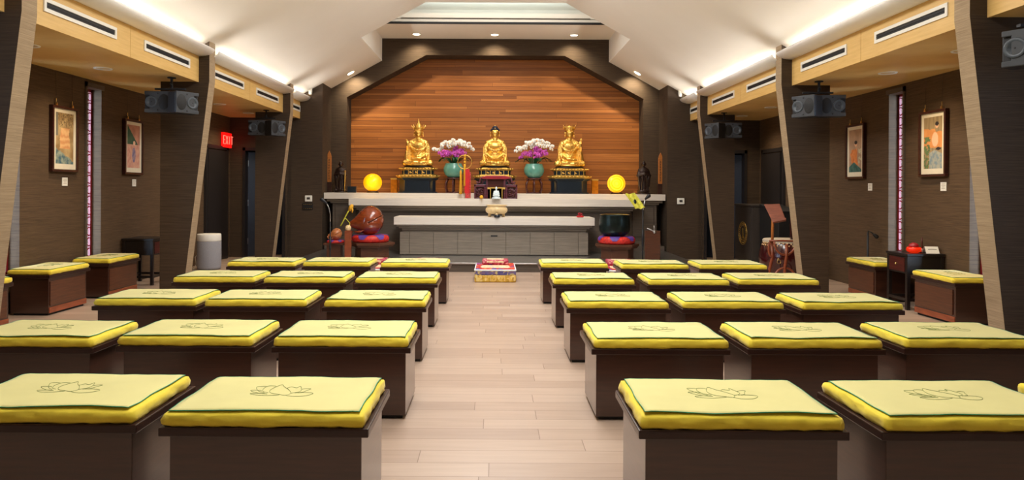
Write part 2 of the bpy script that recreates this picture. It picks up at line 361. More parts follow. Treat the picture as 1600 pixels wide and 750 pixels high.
# side walls with slit windows: wall built as blocks around each opening
WIN = [(7.03, 7.36), (8.55, 8.88), (3.9, 4.23), (5.47, 5.8)]
WIN.sort()
for s, side in ((-1, 'left'), (1, 'right')):
    b = MB(); y = Y0
    a0, a1 = (s * WX, s * (WX + .22)) if s > 0 else (s * (WX + .22), s * WX)
    for (u, v) in WIN:
        b.box(a0, a1, y, u, 0, 3.3); b.box(a0, a1, u, v, 2.6, 3.3); b.box(a0, a1, u, v, 0, .40); y = v
    b.box(a0, a1, y, 15.6, 0, 3.3)
    struct(b.build('wall_' + side, 'linen_wall_lit'))
    for i, (u, v) in enumerate(WIN):
        n = i + 1 + (4 if s > 0 else 0)
        area('window_daylight', (s * (WX + .55), (u + v) / 2 - .42, 1.4), .4, 2.6, 42, (.52, .74, 1), (R(90), 0, R(52) * s), spread=110)
        wo = struct(thing('window_%d' % n, 'tall slit window with red lattice in the %s wall' % side, 'window', (s * WX, (u + v) / 2, 0)))
        del wo['category']
        h = (v - u) / 2; gx = s * .15
        m = MB(); m.box(min(gx, gx + s * .012), max(gx, gx + s * .012), -h, h, .40, 2.6); m.build('pane', 'glass', wo)
        m = MB(); t = .018
        xa, xb = sorted((gx - s * .03, gx - s * .004))
        for q in (-h, h - .03): m.box(xa, xb, q, q + .03, .40, 2.6)
        m.box(xa, xb, -h, h, 2.57, 2.6); m.box(xa, xb, -h, h, .40, .43)
        z = .43
        while z < 2.55:          # octagon-and-cross lattice
            z1 = min(z + .27, 2.57); zc = (z + z1) / 2
            for (p, q) in (((-h, z), (h, zc)), ((h, z), (-h, zc)), ((-h, z1), (h, zc)), ((h, z1), (-h, zc))):
                m.tube([(gx - s * .015, p[0], p[1]), (gx - s * .015, q[0], q[1])], .007, n=4, smooth=False)
            z = z1
        m.build('lattice', 'redglass', wo)
        m = MB()                  # dark timber casing on the wall face
        xa, xb = sorted((0, -s * .02))
        m.box(xa, xb, -h - .035, -h, .0, 2.66); m.box(xa, xb, -h - .035, h + .035, 2.6, 2.66)
        m.build('casing', 'altar_dark', wo)

# wall behind the camera
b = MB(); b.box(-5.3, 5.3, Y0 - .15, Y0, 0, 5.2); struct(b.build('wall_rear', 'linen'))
# far walls beside the altar: with a doorway each side
b = MB()
for s in (-1, 1):
    def bx(x0, x1, y0, y1, z0, z1): b.box(*(sorted((s * x0, s * x1)) + [y0, y1, z0, z1]))
    bx(4.86, 5.12, YB, YB + .12, 0, SOF + .02)           # sliver by the side wall
    bx(4.08, 4.86, YB, YB + .12, 2.08, SOF + .02)        # over the doorway
    bx(3.9, 5.12, 15.3, 15.4, 0, SOF + .05)              # end of the passage behind
    bx(4.02, 4.08, YB + .0, 15.4, 0, SOF + .05)
# the tall panels that flank the altar, their tops following the slope
for s in (-1, 1):
    b.prism([(s * 4.08, 0), (s * 3.36, 0), (s * 3.36, slope(3.36) + .03), (s * 4.08, slope(4.08) + .03)], 13.30, 14.55)
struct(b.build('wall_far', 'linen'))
b = MB()
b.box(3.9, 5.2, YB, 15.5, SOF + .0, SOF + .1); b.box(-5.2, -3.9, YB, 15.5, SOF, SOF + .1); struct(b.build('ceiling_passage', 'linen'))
# arch fascia
b = MB()
out = [(-3.36, 0), (-3.36, slope(3.36) + .02), (-2.335, 3.96), (-2.335, 4.44), (2.335, 4.44), (2.335, 3.96), (3.36, slope(3.36) + .02), (3.36, 0)]
inn = [(-3.04, 0), (-3.04, 3.21), (-1.42, 4.085), (1.42, 4.085), (3.04, 3.21), (3.04, 0)]
quads = [(out[0], out[1], inn[1], inn[0]), (out[1], out[2], inn[2], inn[1]), (out[2], out[3], inn[2]), (out[3], out[4], inn[3], inn[2]),
         (out[4], out[5], inn[3]), (out[5], out[6], inn[4], inn[3]), (out[6], out[7], inn[5], inn[4])]
for q in quads: b.prism(list(q), YA, YA + .44)
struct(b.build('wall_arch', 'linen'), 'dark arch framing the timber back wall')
b = MB(); b.box(-3.2, 3.2, YA + .42, YA + .54, 0, 4.3); struct(b.build('wall_timber', 'teak'))

# ceiling
b = MB()
def sl(x0, x1, y0, y1):
    z0, z1 = slope(x0), slope(x1)
    b.add([(x0, y0, z0), (x1, y0, z1), (x1, y1, z1), (x0, y1, z0), (x0, y0, z0 + .1), (x1, y0, z1 + .1), (x1, y1, z1 + .1), (x0, y1, z0 + .1)],
          [(0, 3, 2, 1), (4, 5, 6, 7), (0, 1, 5, 4), (1, 2, 6, 5), (2, 3, 7, 6), (3, 0, 4, 7)])
YO = 11.85
sl(-2.335, -1.22, Y0, YO); sl(1.22, 2.335, Y0, YO)
sl(-3.95, -2.335, Y0, 14.1); sl(2.335, 3.95, Y0, 14.1)
b.box(-1.22, 1.22, Y0, YO, 4.58, 4.68)
struct(b.build('ceiling', 'ceiling'))
b = MB()
b.box(-2.36, 2.36, 12.66, 14.1, 4.42, 4.5)                     # soffit with the lamps
b.box(-2.36, 2.36, 12.66, 12.74, 4.49, 4.60)                   # lip
for s in (-1, 1): b.box(*sorted((s * 2.325, s * 2.42)), YO + .002, 13.998, 3.958, 5.2)
b.box(-2.4, 2.4, YO - .05, YO, 4.66, 5.2)
for s in (-1, 1): b.prism([(s * 1.22, 4.62), (s * 2.36, 3.99), (s * 2.36, 5.2), (s * 1.22, 5.2)], YO - .05, YO)
b.box(-2.4, 2.4, YO - .05, 14.5, 5.1, 5.2); b.box(-2.4, 2.4, 14.3, 14.4, 4.42, 5.2)
struct(b.build('ceiling_recess', 'ceiling'))
b = MB(); b.box(-2.32, 2.32, 12.63, 12.67, 4.40, 4.435); struct(b.build('trim_2', 'black'), 'black slot along the altar soffit')
b = MB(); b.box(-1.75, 1.75, 12.645, 12.662, 4.505, 4.515); struct(b.build('trim_3', 'altar'), 'thin groove above the slot')

# side soffits, maple fascia, troughs and fins
FIN = [1.81, 5.28, 8.75, 12.22]
FT = .18
for s, side in ((-1, 'left'), (1, 'right')):
    b = MB(); b.box(*sorted((s * (BX + .01), s * WX)), Y0, YB, SOF, SOF + .08); struct(b.build('ceiling_' + side, 'maple'), 'maple soffit on the %s' % side)
    bays = [(Y0, FIN[0])] + [(FIN[i] + FT, FIN[i + 1]) for i in range(3)] + [(FIN[3] + FT, 13.3)]
    for i, (u, v) in enumerate(bays):
        mid = (u + v) / 2
        segs = [(u, mid - .003), (mid + .003, v)] if v - u > 2 else [(u, v)]
        for (p, q) in segs:
            b = MB(); b.box(*sorted((s * BX, s * (BX + .03))), p, q, SOF - .005, BZ + .02)
            struct(b.build('beam_panel', 'maple'))
        # quarter round trough
        pr = []
        for k in range(9):
            a = PI / 2 * k / 8; pr.append((s * (BX - .005 - .2 * math.sin(a)), 3.025 + .085 * (1 - math.cos(a))))
        pr += [(x * 1 + s * .012, z + .012) for x, z in reversed(pr)]
        b = MB(); b.prism(pr, u - (.0 if i == 0 else .03), v + .0, 'y', smooth=True); struct(b.build('cove_trough', 'cove'))
    for i, y in enumerate(FIN):
        xo = 4.29
        poly = [(s * xo, 0), (s * 3.985, 0), (s * 3.665, SOF + .01), (s * 3.665, slope(3.665) + .02), (s * 3.95, slope(3.95) + .02), (s * 3.95, SOF + .01), (s * xo, SOF + .01)]
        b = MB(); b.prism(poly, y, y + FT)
        b.mats = ['linen', 'linen_fin_lit']; b.m = [1 if q in (3, 4) else 0 for q in range(len(b.f))]
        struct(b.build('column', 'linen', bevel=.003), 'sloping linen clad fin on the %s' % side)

# air vents in the fascia
vent0 = None
VENT = []
for i, (u, v) in enumerate([(FIN[k] + FT, FIN[k + 1]) for k in range(3)]):
    L = (v - u) / 2
    VENT += [(u + L * .5, i * 2), (u + L * 1.5, i * 2 + 1)]
VENT.append((12.95, 6))
ordn = ['first bay', 'first bay', 'second bay', 'second bay', 'third bay', 'third bay', 'last short bay']
def make_vent():
    t = thing('air_vent', '', 'vent', group='linear air vents in the maple fascias')
    b = MB(); w_, h_, r_ = .55, .058, .026
    for (x0, x1, z0, z1) in ((-w_, w_, r_, h_), (-w_, w_, -h_, -r_), (-w_, -w_ + .03, -r_, r_), (w_ - .03, w_, -r_, r_)): b.box(x0, x1, -.012, .003, z0, z1)
    b.build('frame', 'white', t)
    b = MB(); b.box(-w_ + .03, w_ - .03, -.003, .001, -r_, r_); b.build('slot', 'black', t)
    b = MB(); b.box(-w_ + .03, w_ - .03, -.008, -.002, -.0025, .0025); b.build('blade', 'spk_cab', t); return t
v0 = make_vent(); firstv = True
for s, side in ((-1, 'left'), (1, 'right')):
    for (y, k) in VENT:
        if k == 0: continue
        nm = {1: 'nearest, partly hidden', 2: 'largest in view', 3: 'just before the second fin',
              4: 'just past the second fin', 5: 'farther past the second fin', 6: 'farthest small one'}[k]
        lab = 'white slot air vent in the %s maple fascia, %s' % (side, nm)
        o = v0 if firstv else copy_tree(v0); firstv = False
        o.location = (s * BX, y, 2.88); o.rotation_euler = (0, 0, R(-90) * s * 1.0 + 0); o['label'] = lab
        o.rotation_euler = (0, 0, R(90) if s < 0 else R(-90))
        if k == 6: o.scale = (.6, 1, 1)
# soffit downlights, each with a warm spot below
def make_down(on=False):
    t = thing('downlight', '', 'ceiling light')
    b = MB(); b.lathe([(.072, .0), (.095, -.008), (.1, 0), (.1, .004)], 24, cap=False); b.build('trim_ring', 'white', t)
    b = MB(); b.lathe([(.001, -.003), (.074, -.003)], 24, cap=False); b.build('lens', 'lamp_on' if on else 'cream', t); return t
d0 = make_down(); firstd = True
dn = ['nearest one, by the first fin', 'middle one between two fins', 'just past the second fin', 'farthest one by the far wall']
for s, side in ((-1, 'left'), (1, 'right')):
    for k, y in enumerate((6.55, 7.8, 11.1, 12.4)):
        o = d0 if firstd else copy_tree(d0); firstd = False
        o.location = (s * 4.48, y, SOF); o['label'] = 'round white downlight in the %s maple soffit, %s' % (side, dn[k]); o['group'] = 'downlights in the maple soffits'
        spot('soffit_lamp', (s * 4.48, y, SOF - .02), (s * 4.85, y, 0), 60, (1, .78, .52), 130, 1, .06)
# lit lamps above the altar
d1 = make_down(True); firstd = True
for (px, py, lab) in ((650, 53, 'glowing downlight in the flat soffit, left of centre'), (773, 55, 'glowing downlight in the flat soffit, at the centre above the middle statue'), (896, 56, 'glowing downlight in the flat soffit, right of centre'),
                      (548, 112, 'glowing downlight on the sloped ceiling at the left shoulder of the arch'), (996, 113, 'glowing downlight on the sloped ceiling at the right shoulder of the arch')):
    o = d1 if firstd else copy_tree(d1); firstd = False
    flat = py < 60
    Y = 3.07 * F / (295 - py) if flat else 13.65
    p = at(px, py, Y)
    if flat: o.location = (p.x, 13.6, 4.417)
    else:
        o.location = (p.x, 13.65, slope(p.x) - .004); o.rotation_euler = (0, math.atan(.556) * (1 if p.x > 0 else -1), 0)
    o.scale = (.95, .95, 1)
    o['label'] = lab; o['group'] = 'lit downlights over the altar'
    L = o.location
    spot('altar_spot', (L.x, L.y + .05, L.z - .02), (L.x * .97, 14.1, 3.1), 70, (1, .84, .58), 120, .9, .03)
# small white sensors, thermostats, switches
for s in (-1, 1):
    sd = 'left' if s < 0 else 'right'
    b = MB(); b.lathe([(.001, -.07), (.03, -.065), (.036, -.02), (.036, .05), (.02, .07), (.001, .072)], 14, None, Matrix.Translation((0, -.04, 0))); 
    o = b.build('motion_sensor', 'white', loc=(s * 3.59, 13.3, 3.23)); tag(o, 'small white motion sensor high on the wall %s of the altar' % sd, 'sensor', 'motion sensors')
    t = thing('thermostat', 'white thermostat on the dark wall %s of the altar' % sd, 'thermostat', (s * 3.62, 13.3, 1.13 if s > 0 else 1.14))
    b = MB(); b.box(-.07, .07, -.03, 0, -.06, .06); b.build('housing', 'white', t, bevel=.01)
    b = MB(); b.box(-.03, .03, -.034, -.028, -.018, .024); b.build('display', 'charcoal', t)
t = thing('switch_panel', 'black switch plate with two rows of buttons below the left thermostat', 'switch', (-3.64, 13.3, .985))
b = MB(); b.box(-.10, .10, -.015, 0, -.065, .065); b.build('plate', 'black', t, bevel=.004)
for r_ in (-.04, .04):
    for k in range(5):
        b = MB(); b.box(-.08 + k * .036, -.06 + k * .036, -.02, -.014, r_ - .006, r_ + .006); b.build('button', 'brass', t)

# exit sign, doors
t = thing('exit_sign', 'glowing red EXIT sign on the dark left wall near the far door', 'exit sign', (-5.115, 12.93, 2.24))
b = MB(); b.box(0, .06, -.19, .19, -.14, .14); b.build('housing', 'exit', t, bevel=.006)
def strokes(word, h, r, gap=.25):
    G = {'E': [[(1, 0), (0, 0), (0, 1), (1, 1)], [(0, .5), (.8, .5)]], 'X': [[(0, 0), (1, 1)], [(0, 1), (1, 0)]], 'I': [[(.5, 0), (.5, 1)]], 'T': [[(0, 1), (1, 1)], [(.5, 1), (.5, 0)]]}
    o = []; x = 0
    for ch in word:
        for l in G[ch]: o.append([((x + p[0] * .55) * h, p[1] * h) for p in l])
        x += .55 + gap
    W = (x - gap) * h
    return [[(p[0] - W / 2, p[1] - h / 2) for p in l] for l in o]
b = MB()
for l in strokes('EXIT', .15, .01): b.tube([(.063, p[0], p[1]) for p in l], .009, n=5)
b.build('lettering', 'exit_txt', t)
el = bpy.data.lights.new('exit_glow', 'POINT'); el.energy = .35; el.color = (1, .05, .04); el.shadow_soft_size = .1
eo = bpy.data.objects.new('exit_glow', el); eo.location = (-4.95, 12.9, 2.2); col.objects.link(eo)

def door(name, w_, h_, mat, label, loc, rz, hinge=True):
    t = thing(name, label, 'door', loc, rz); t['kind'] = 'structure'; del t['category']
    b = MB(); b.box(0, w_, -.02, .02, .01, h_); b.build('leaf', mat, t)
    for z in (.3, 1.05, h_ - .22):
        b = MB(); b.box(-.012, .03, -.03, -.018, z - .06, z + .06); b.build('hinge', 'steel', t)
    b = MB(); b.tube([(w_ - .08, -.02, 1.0), (w_ - .08, -.07, 1.0), (w_ - .2, -.075, 1.0)], .012); b.box(w_ - .11, w_ - .05, -.03, -.02, .9, 1.1); b.build('handle', 'steel', t)
    return t
door('door_1', .86, 2.03, 'door', 'dark door in the far end of the left wall', (-5.09, 12.95, 0), R(-90))
door('door_2', .74, 2.04, 'bluedoor', 'blue black door leaf standing open in the far left doorway', (-4.86, 13.36, 0), R(35))
door('door_3', .74, 2.04, 'bluedoor', 'blue black door leaf standing open in the far right doorway', (4.84, 13.38, 0), R(150))
door('door_4', .86, 2.03, 'door', 'dark door in the far end of the right wall', (5.09, 12.15, 0), R(90))
for s in (-1, 1):
    b = MB()
    b.box(*sorted((s * 4.05, s * 4.1)), YB - .02, YB + .14, 0, 2.12); b.box(*sorted((s * 4.82, s * 4.87)), YB - .02, YB + .14, 0, 2.12); b.box(*sorted((s * 4.05, s * 4.87)), YB - .02, YB + .14, 2.06, 2.12)
    struct(b.build('trim_4' if s < 0 else 'trim_5', 'door'), 'dark frame of the far doorway')
    b = MB()
    for (p, q) in ((12.02, 12.09), (12.96, 13.03)): b.box(*sorted((s * 5.08, s * 5.13)), p, q, 0, 2.12)
    b.box(*sorted((s * 5.08, s * 5.13)), 12.02, 13.03, 2.05, 2.12)
    struct(b.build('trim_6' if s < 0 else 'trim_7', 'door'), 'dark frame of the side door')
# ================================================================== SEATS
random.seed(4)
def make_box(W, D, label='', name='meditation_bench'):
    """open to +y = side that carries the drawer front"""
    t = thing(name, label, 'bench')
    w_, d_ = W / 2, D / 2
    b = MB(); b.box(-w_ - .032, w_ + .032, -d_ - .03, d_ + .03, .39, .425); b.build('lid', 'walnut_lid', t, bevel=.005)
    b = MB(); b.box(-w_, w_, -d_, d_, .022, .39); b.build('body', 'walnut', t, bevel=.003)
    b = MB(); b.box(-w_ + .02, w_ - .02, -d_ + .02, d_ - .02, 0, .024); b.build('plinth', 'black', t)
    b = MB(); b.box(-w_ + .035, w_ - .015, d_ - .002, d_ + .012, .10, .355); b.build('front_panel', 'walnut_red', t, bevel=.004)
    b = MB(); b.box(-w_ + .005, w_ - .005, d_ - .002, d_ + .009, .025, .085); b.build('toe_board', 'redbrown', t, bevel=.003)
    return t
def smooth_line(P, m=4):
    out = []
    for i in range(len(P) - 1):
        p0, p1, p2, p3 = P[max(0, i - 1)], P[i], P[i + 1], P[min(len(P) - 1, i + 2)]
        for k in range(m):
            t = k / m
            out.append(tuple(.5 * (2 * p1[c] + (p2[c] - p0[c]) * t + (2 * p0[c] - 5 * p1[c] + 4 * p2[c] - p3[c]) * t * t + (3 * p1[c] - p0[c] - 3 * p2[c] + p3[c]) * t ** 3) for c in (0, 1)))
    return out + [P[-1]]
def lotus_lines():
    """stitched lotus outline, metres on the flap, petal tips towards +y"""
    L = [[(2, -24), (-60, -16), (-88, 0), (-82, 20), (-50, 41), (-15, 24), (28, 8), (64, -14), (44, -27), (2, -24)],
         [(64, -14), (98, -10), (114, 0), (104, 16), (80, 33), (70, 20), (30, 26), (8, 16)], [(-82, -14), (-125, -4), (-146, 14), (-132, 32), (-86, 33), (-74, 26)],
         [(-106, -14), (-160, 0), (-204, 27), (-160, 31), (-136, 28)], [(-82, -22), (-150, -14), (-217, 4), (-160, 6), (-140, 0)],
         [(2, -26), (-80, -33), (-160, -27), (-192, -18), (-120, -17), (-80, -22)], [(90, -14), (134, -10), (152, 6), (168, 15), (140, 17), (112, 12)],
         [(40, -27), (90, -35), (168, -33), (210, -18), (180, -12), (108, -14)]]
    return [smooth_line([(x / 1540, y / 470) for x, y in l]) for l in L]
LOTUS = lotus_lines()
def make_cushion(W, D, seed, H=.058, lift=0):
    rng = random.Random(seed)
    t = thing('seat_cushion', '', 'cushion')
    w_, d_ = W / 2, D / 2; nx, ny = 36, 24
    off = Vector((seed * 3.1, seed * 1.7, 0))
    def top(x, y):
        e = min(1, (w_ - abs(x)) / .03) * min(1, (d_ - abs(y)) / .03); e = max(0, e)
        n1 = noise.noise(Vector((x * 5, y * 5, 0)) + off); n2 = noise.noise(Vector((x * 17, y * 17, 3)) + off)
        return H - .010 * (1 - e) + .005 * n1 * e + .0018 * n2 + (.006 * math.cos(x / w_ * 1.5) * math.cos(y / d_ * 1.5))
    vs = []; fs = []
    for j in range(ny + 1):
        for i in range(nx + 1):
            x = -w_ + W * i / nx; y = -d_ + D * j / ny; vs.append((x, y, top(x, y)))
    for j in range(ny):
        for i in range(nx): a = j * (nx + 1) + i; fs.append((a, a + 1, a + nx + 2, a + nx + 1))
    ring = [i for i in range(nx + 1)] + [j * (nx + 1) + nx for j in range(1, ny + 1)] + [ny * (nx + 1) + i for i in range(nx - 1, -1, -1)] + [j * (nx + 1) for j in range(ny - 1, 0, -1)]
    prev = ring
    for (dz, ob) in ((.012, .006), (.026, .010), (.042, .009), (H - .004, .003), (H - .003, -.03)):
        cur = []
        for q, ri in enumerate(ring):
            x, y, z = vs[ri]; nxn = (1 if x > w_ - 1e-4 else -1 if x < -w_ + 1e-4 else 0); nyn = (1 if y > d_ - 1e-4 else -1 if y < -d_ + 1e-4 else 0)
            wr = .009 * noise.noise(Vector((x * 14 + dz * 60, y * 14, dz * 25)) + off) + .005 * noise.noise(Vector((x * 45, y * 45 + dz * 90, 1)) + off)
            k = .72 if nxn and nyn else 1
            cur.append(len(vs)); vs.append((x + nxn * (ob + wr) * k, y + nyn * (ob + wr) * k, max(.002, H - dz - .004) if dz < H - .01 else .001))
        n = len(ring)
        for q in range(n): p = (q + 1) % n; fs.append((prev[q], cur[q], cur[p], prev[p]))
        prev = cur
    fs.append(tuple(prev))
    b = MB(); b.add(vs, fs, None, True); b.build('cushion_pad', 'yellow', t)
    # flap lying on top, its edges a little proud
    vs = []; fs = []; mx_, my_ = w_ - .012, d_ - .010; ph = rng.random() * 6; sk = (rng.random() - .5) * .010
    def ft(x, y):
        e = max(0, 1 - (d_ - abs(y)) / .10) ** 2 if y < 0 else 0
        return top(x * .97, y * .95) + .003 + e * (.002 + .6 * lift * (.5 + .5 * math.sin(x * 9 + ph)))
    n1, m1 = 30, 20
    for j in range(m1 + 1):
        for i in range(n1 + 1):
            x = -mx_ + 2 * mx_ * i / n1; y = -my_ + 2 * my_ * j / m1
            x2 = x + sk * y / my_ + .0025 * math.sin(y * 23 + ph); y2 = y + .003 * math.sin(x * 15 + ph * 2)
            vs.append((x2, y2, ft(x, y)))
    N0 = len(vs); vs += [(x, y, z - .0022) for x, y, z in vs]
    for j in range(m1):
        for i in range(n1):
            a = j * (n1 + 1) + i; q = (a, a + 1, a + n1 + 2, a + n1 + 1); fs.append(q); fs.append(tuple(N0 + k for k in reversed(q)))
    ring = [i for i in range(n1 + 1)] + [j * (n1 + 1) + n1 for j in range(1, m1 + 1)] + [m1 * (n1 + 1) + i for i in range(n1 - 1, -1, -1)] + [j * (n1 + 1) for j in range(m1 - 1, 0, -1)]
    for q in range(len(ring)): p = (q + 1) % len(ring); fs.append((ring[q], N0 + ring[q], N0 + ring[p], ring[p]))
    b = MB(); b.add(vs, fs, None, True); fl = b.build('top_flap', 'yellow_flap', t)
    b = MB(); b.tube([Vector(vs[r]) + Vector((0, 0, -.0008)) for r in ring], .0020, n=5, closed=True); b.build('piping', 'green', fl)
    b = MB()
    for l in LOTUS:
        b.tube([(p[0], p[1], ft(p[0], p[1]) + .0008) for p in l], .0009, n=3)
    b.build('lotus_embroidery', 'lotus', fl)
    return t
BOX = make_box(.745, .47); CUSH = [make_cushion(.765, .495, 1, lift=.004), make_cushion(.765, .495, 2, lift=.012), make_cushion(.765, .495, 3, lift=0.002)]
SBOX = make_box(.65, .40); SC = [make_cushion(.68, .43, 5), make_cushion(.68, .43, 6, lift=.006)]
# centre of each cushion's near edge, metres: row -> list of X, first the seat by the aisle
ROWY = [2.62, 3.96, 5.28, 6.60, 7.95]
LX = [[-.883, -1.79], [-.887, -1.79, -2.70], [-.93, -1.845, -2.71], [-.95, -1.84, -2.72], [-.93, -1.85, -2.72]]
RX = [[.965, 1.895, 2.80], [.970, 1.885, 2.815], [.965, 1.866, 2.776], [.970, 1.885, 2.78], [.945, 1.87, 2.79]]
dY = {(0, -1, 1): .03, (1, -1, 1): .0, (1, 1, 1): .02, (1, 1, 2): .05, (2, 1, 1): .02, (1, -1, 2): -.05, (4, -1, 1): .04, (4, 1, 0): .05, (4, 1, 1): -.03, (3, 1, 2): .05}
rn = ['front', 'second', 'third', 'fourth', 'farthest']
rk = ['nearest', 'second nearest', 'middle', 'second farthest', 'farthest']
cn = ['beside the aisle', 'second from the aisle', 'third from the aisle']
used_b = used_c = False
free = {id(c): True for c in CUSH + SC}
def use(proto):
    if free.get(id(proto), True): free[id(proto)] = False; return proto
    return copy_tree(proto)
for r in range(5):
    for s, X in ((-1, LX[r]), (1, RX[r])):
        for c, x in enumerate(X):
            sd = 'left' if s < 0 else 'right'
            y = ROWY[r] + dY.get((r, s, c), 0); rz = random.uniform(-.012, .012)
            bx_ = use(BOX); bx_.location = (x, y + .265, 0); bx_.rotation_euler = (0, 0, rz * .5)
            bx_['label'] = 'dark walnut bench in the %s row on the %s, %s' % (rk[r], sd, cn[c]); bx_['group'] = 'dark benches in rows on both sides of the aisle'
            cu = use(CUSH[(r * 2 + c + (s > 0)) % 3]); cu.location = (x + random.uniform(-.006, .006), y + .262, .4255); cu.rotation_euler = (0, 0, rz)
            cu['label'] = 'yellow lotus cushion in the %s row on the %s, %s' % (rk[r], sd, cn[c]); cu['group'] = 'yellow lotus cushions on the rows of benches'
side = [(-1, 6.20, 'nearest, mostly hidden by the fin'), (-1, 7.44, 'middle one'), (-1, 8.54, 'farthest, next to the black side table'),
        (1, 7.20, 'in front of the side table'), (1, 8.62, 'behind the side table')]
for k, (s, y, lab) in enumerate(side):
    sd = 'left' if s < 0 else 'right'
    x = s * 4.84
    bx_ = use(SBOX); bx_.location = (x, y, 0); bx_.rotation_euler = (0, 0, R(90) * s + random.uniform(-.02, .02))
    bx_['label'] = 'walnut bench turned sideways against the %s wall, %s' % (sd, lab); bx_['group'] = 'benches along the side walls'
    cu = use(SC[k % 2]); cu.location = (x, y, .4255); cu.rotation_euler = (0, 0, R(90) * s + random.uniform(-.03, .03))
    cu['label'] = 'yellow cushion by the %s wall, %s' % (sd, lab); cu['group'] = 'yellow cushions along the side walls'

# brocade kneelers in a row before the altar step
def make_kneeler():
    t = thing('kneeler', '', 'kneeler')
    b = MB(); b.box(-.30, .30, 0, .78, .0, .105); b.build('base', 'broc_gold', t, bevel=.02, seg=3)
    b = MB()
    for k in range(9): b.box(-.27 + k * .0675 - .002, -.27 + k * .0675 + .002, -.004, .0, .02, .1)
    b.build('quilting', 'broc_cream', t)
    b = MB(); b.box(-.298, .298, .004, .776, .105, .165); b.build('band', 'broc_blue', t, bevel=.008)
    b = MB(); b.box(-.305, .305, -.004, .784, .163, .185); b.build('piping', 'piping_w', t, bevel=.009, seg=3)
    b = MB(); b.box(-.285, .285, .02, .76, .183, .2); b.build('top_panel', 'broc_red', t, bevel=.012)
    b = MB(); b.prism([(-.22, .18), (-.19, .06), (.19, .06), (.22, .18), (.19, .40), (-.19, .40)], .2, .204, 'z'); b.build('top_medallion', 'broc_cream', t)
    b = MB(); b.box(-.20, .20, .48, .76, .2, .275); kp = b.build('knee_pad', 'broc_pink', t, bevel=.022, seg=3)
    b = MB(); b.box(-.13, .13, .53, .72, .274, .277); b.box(-.13, .13, .474, .48, .235, .262); b.build('pad_panel', 'broc_cream', kp)
    return t
KN = make_kneeler(); f1 = True
for x, lab in ((0.015, 'red and gold brocade kneeler standing alone in the aisle before the altar'), (-1.0, 'brocade kneeler showing behind the left cushion nearest the aisle'), (-1.84, 'brocade kneeler showing behind the left row, second from the aisle'),
               (1.02, 'brocade kneeler showing behind the right cushion nearest the aisle'), (1.92, 'brocade kneeler with crimson pad peeking out below the bronze bowl')):
    o = KN if f1 else copy_tree(KN); f1 = False; o.location = (x, 9.84, 0); o['label'] = lab; o['group'] = 'brocade kneelers in front of the altar step'

# ================================================================== ALTAR
t = thing('altar_counter', 'wide stepped altar of grey brown wood with pale stone-like top slabs', 'altar', (0, 13.35, 0))
b = MB(); b.box(-3.34, 3.34, 0, .645, 1.135, 1.257); b.box(-3.03, 3.03, .6, 1.06, 1.135, 1.2565); b.build('rear_slab', 'slab', t, bevel=.004)
b = MB(); b.box(-2.765, 2.765, -.42, 0.0, 1.02, 1.160); b.build('front_slab', 'slab', t, bevel=.004)
b = MB()
b.box(-3.30, 3.30, .06, .6, 1.085, 1.135); b.box(-3.24, 3.24, .1, .6, 1.05, 1.085)
b.box(-2.70, 2.70, -.36, .1, .975, 1.02); b.box(-2.64, 2.64, -.31, .1, .935, .975); b.box(-2.60, 2.60, -.26, .1, .905, .935)
b.build('moulding', 'altar', t, bevel=.008)
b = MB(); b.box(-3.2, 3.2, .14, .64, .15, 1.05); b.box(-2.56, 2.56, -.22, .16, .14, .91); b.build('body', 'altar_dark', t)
for s in (-1, 1):
    b = MB(); b.box(*sorted((s * 2.72, s * 3.14)), .12, .145, .42, 1.0); b.build('side_panel', 'altar_dark', t, bevel=.006)
b = MB(); b.box(-3.34, 3.34, .04, .64, .126, .24); b.prism([(.04, .24), (.14, .34), (.64, .34), (.64, .24)], -3.27, 3.27, 'x'); b.build('plinth', 'altar_dark', t, bevel=.006)

t = thing('altar_table', 'long low altar table with pale slab top and seven cupboard fronts', 'altar table', (0, 12.2, .125))
z0 = -.125
b = MB(); b.box(-1.80, 1.79, 0, .72, .70 + z0, .838 + z0); b.build('top_slab', 'slab', t, bevel=.004)
b = MB(); b.box(-1.76, 1.75, .03, .7, .665 + z0, .70 + z0); b.box(-1.72, 1.71, .06, .7, .635 + z0, .665 + z0); b.box(-1.67, 1.66, .10, .7, .60 + z0, .635 + z0); b.build('moulding', 'altar', t, bevel=.01)
b = MB(); b.box(-1.70, 1.685, .10, .70, .165 + z0, .56 + z0); b.box(-1.665, 1.65, .13, .7, .0, .61 + z0); b.build('body', 'altar', t)
xs = [-1.705, -1.53] + [-1.53 + (3.04) * k / 7 for k in range(1, 8)] + [1.69]
for k in range(9):
    a, c = xs[k], xs[k + 1]
    b = MB(); b.box(a + .004, c - .004, .083, .102, .165 + z0, .568 + z0); d = b.build('door' if 0 < k < 8 else 'pilaster', 'altar', t, bevel=.003)
    if k == 4:
        b = MB(); b.box(-.065, .055, .078, .085, .49 + z0, .515 + z0); b.build('handle', 'black', d)

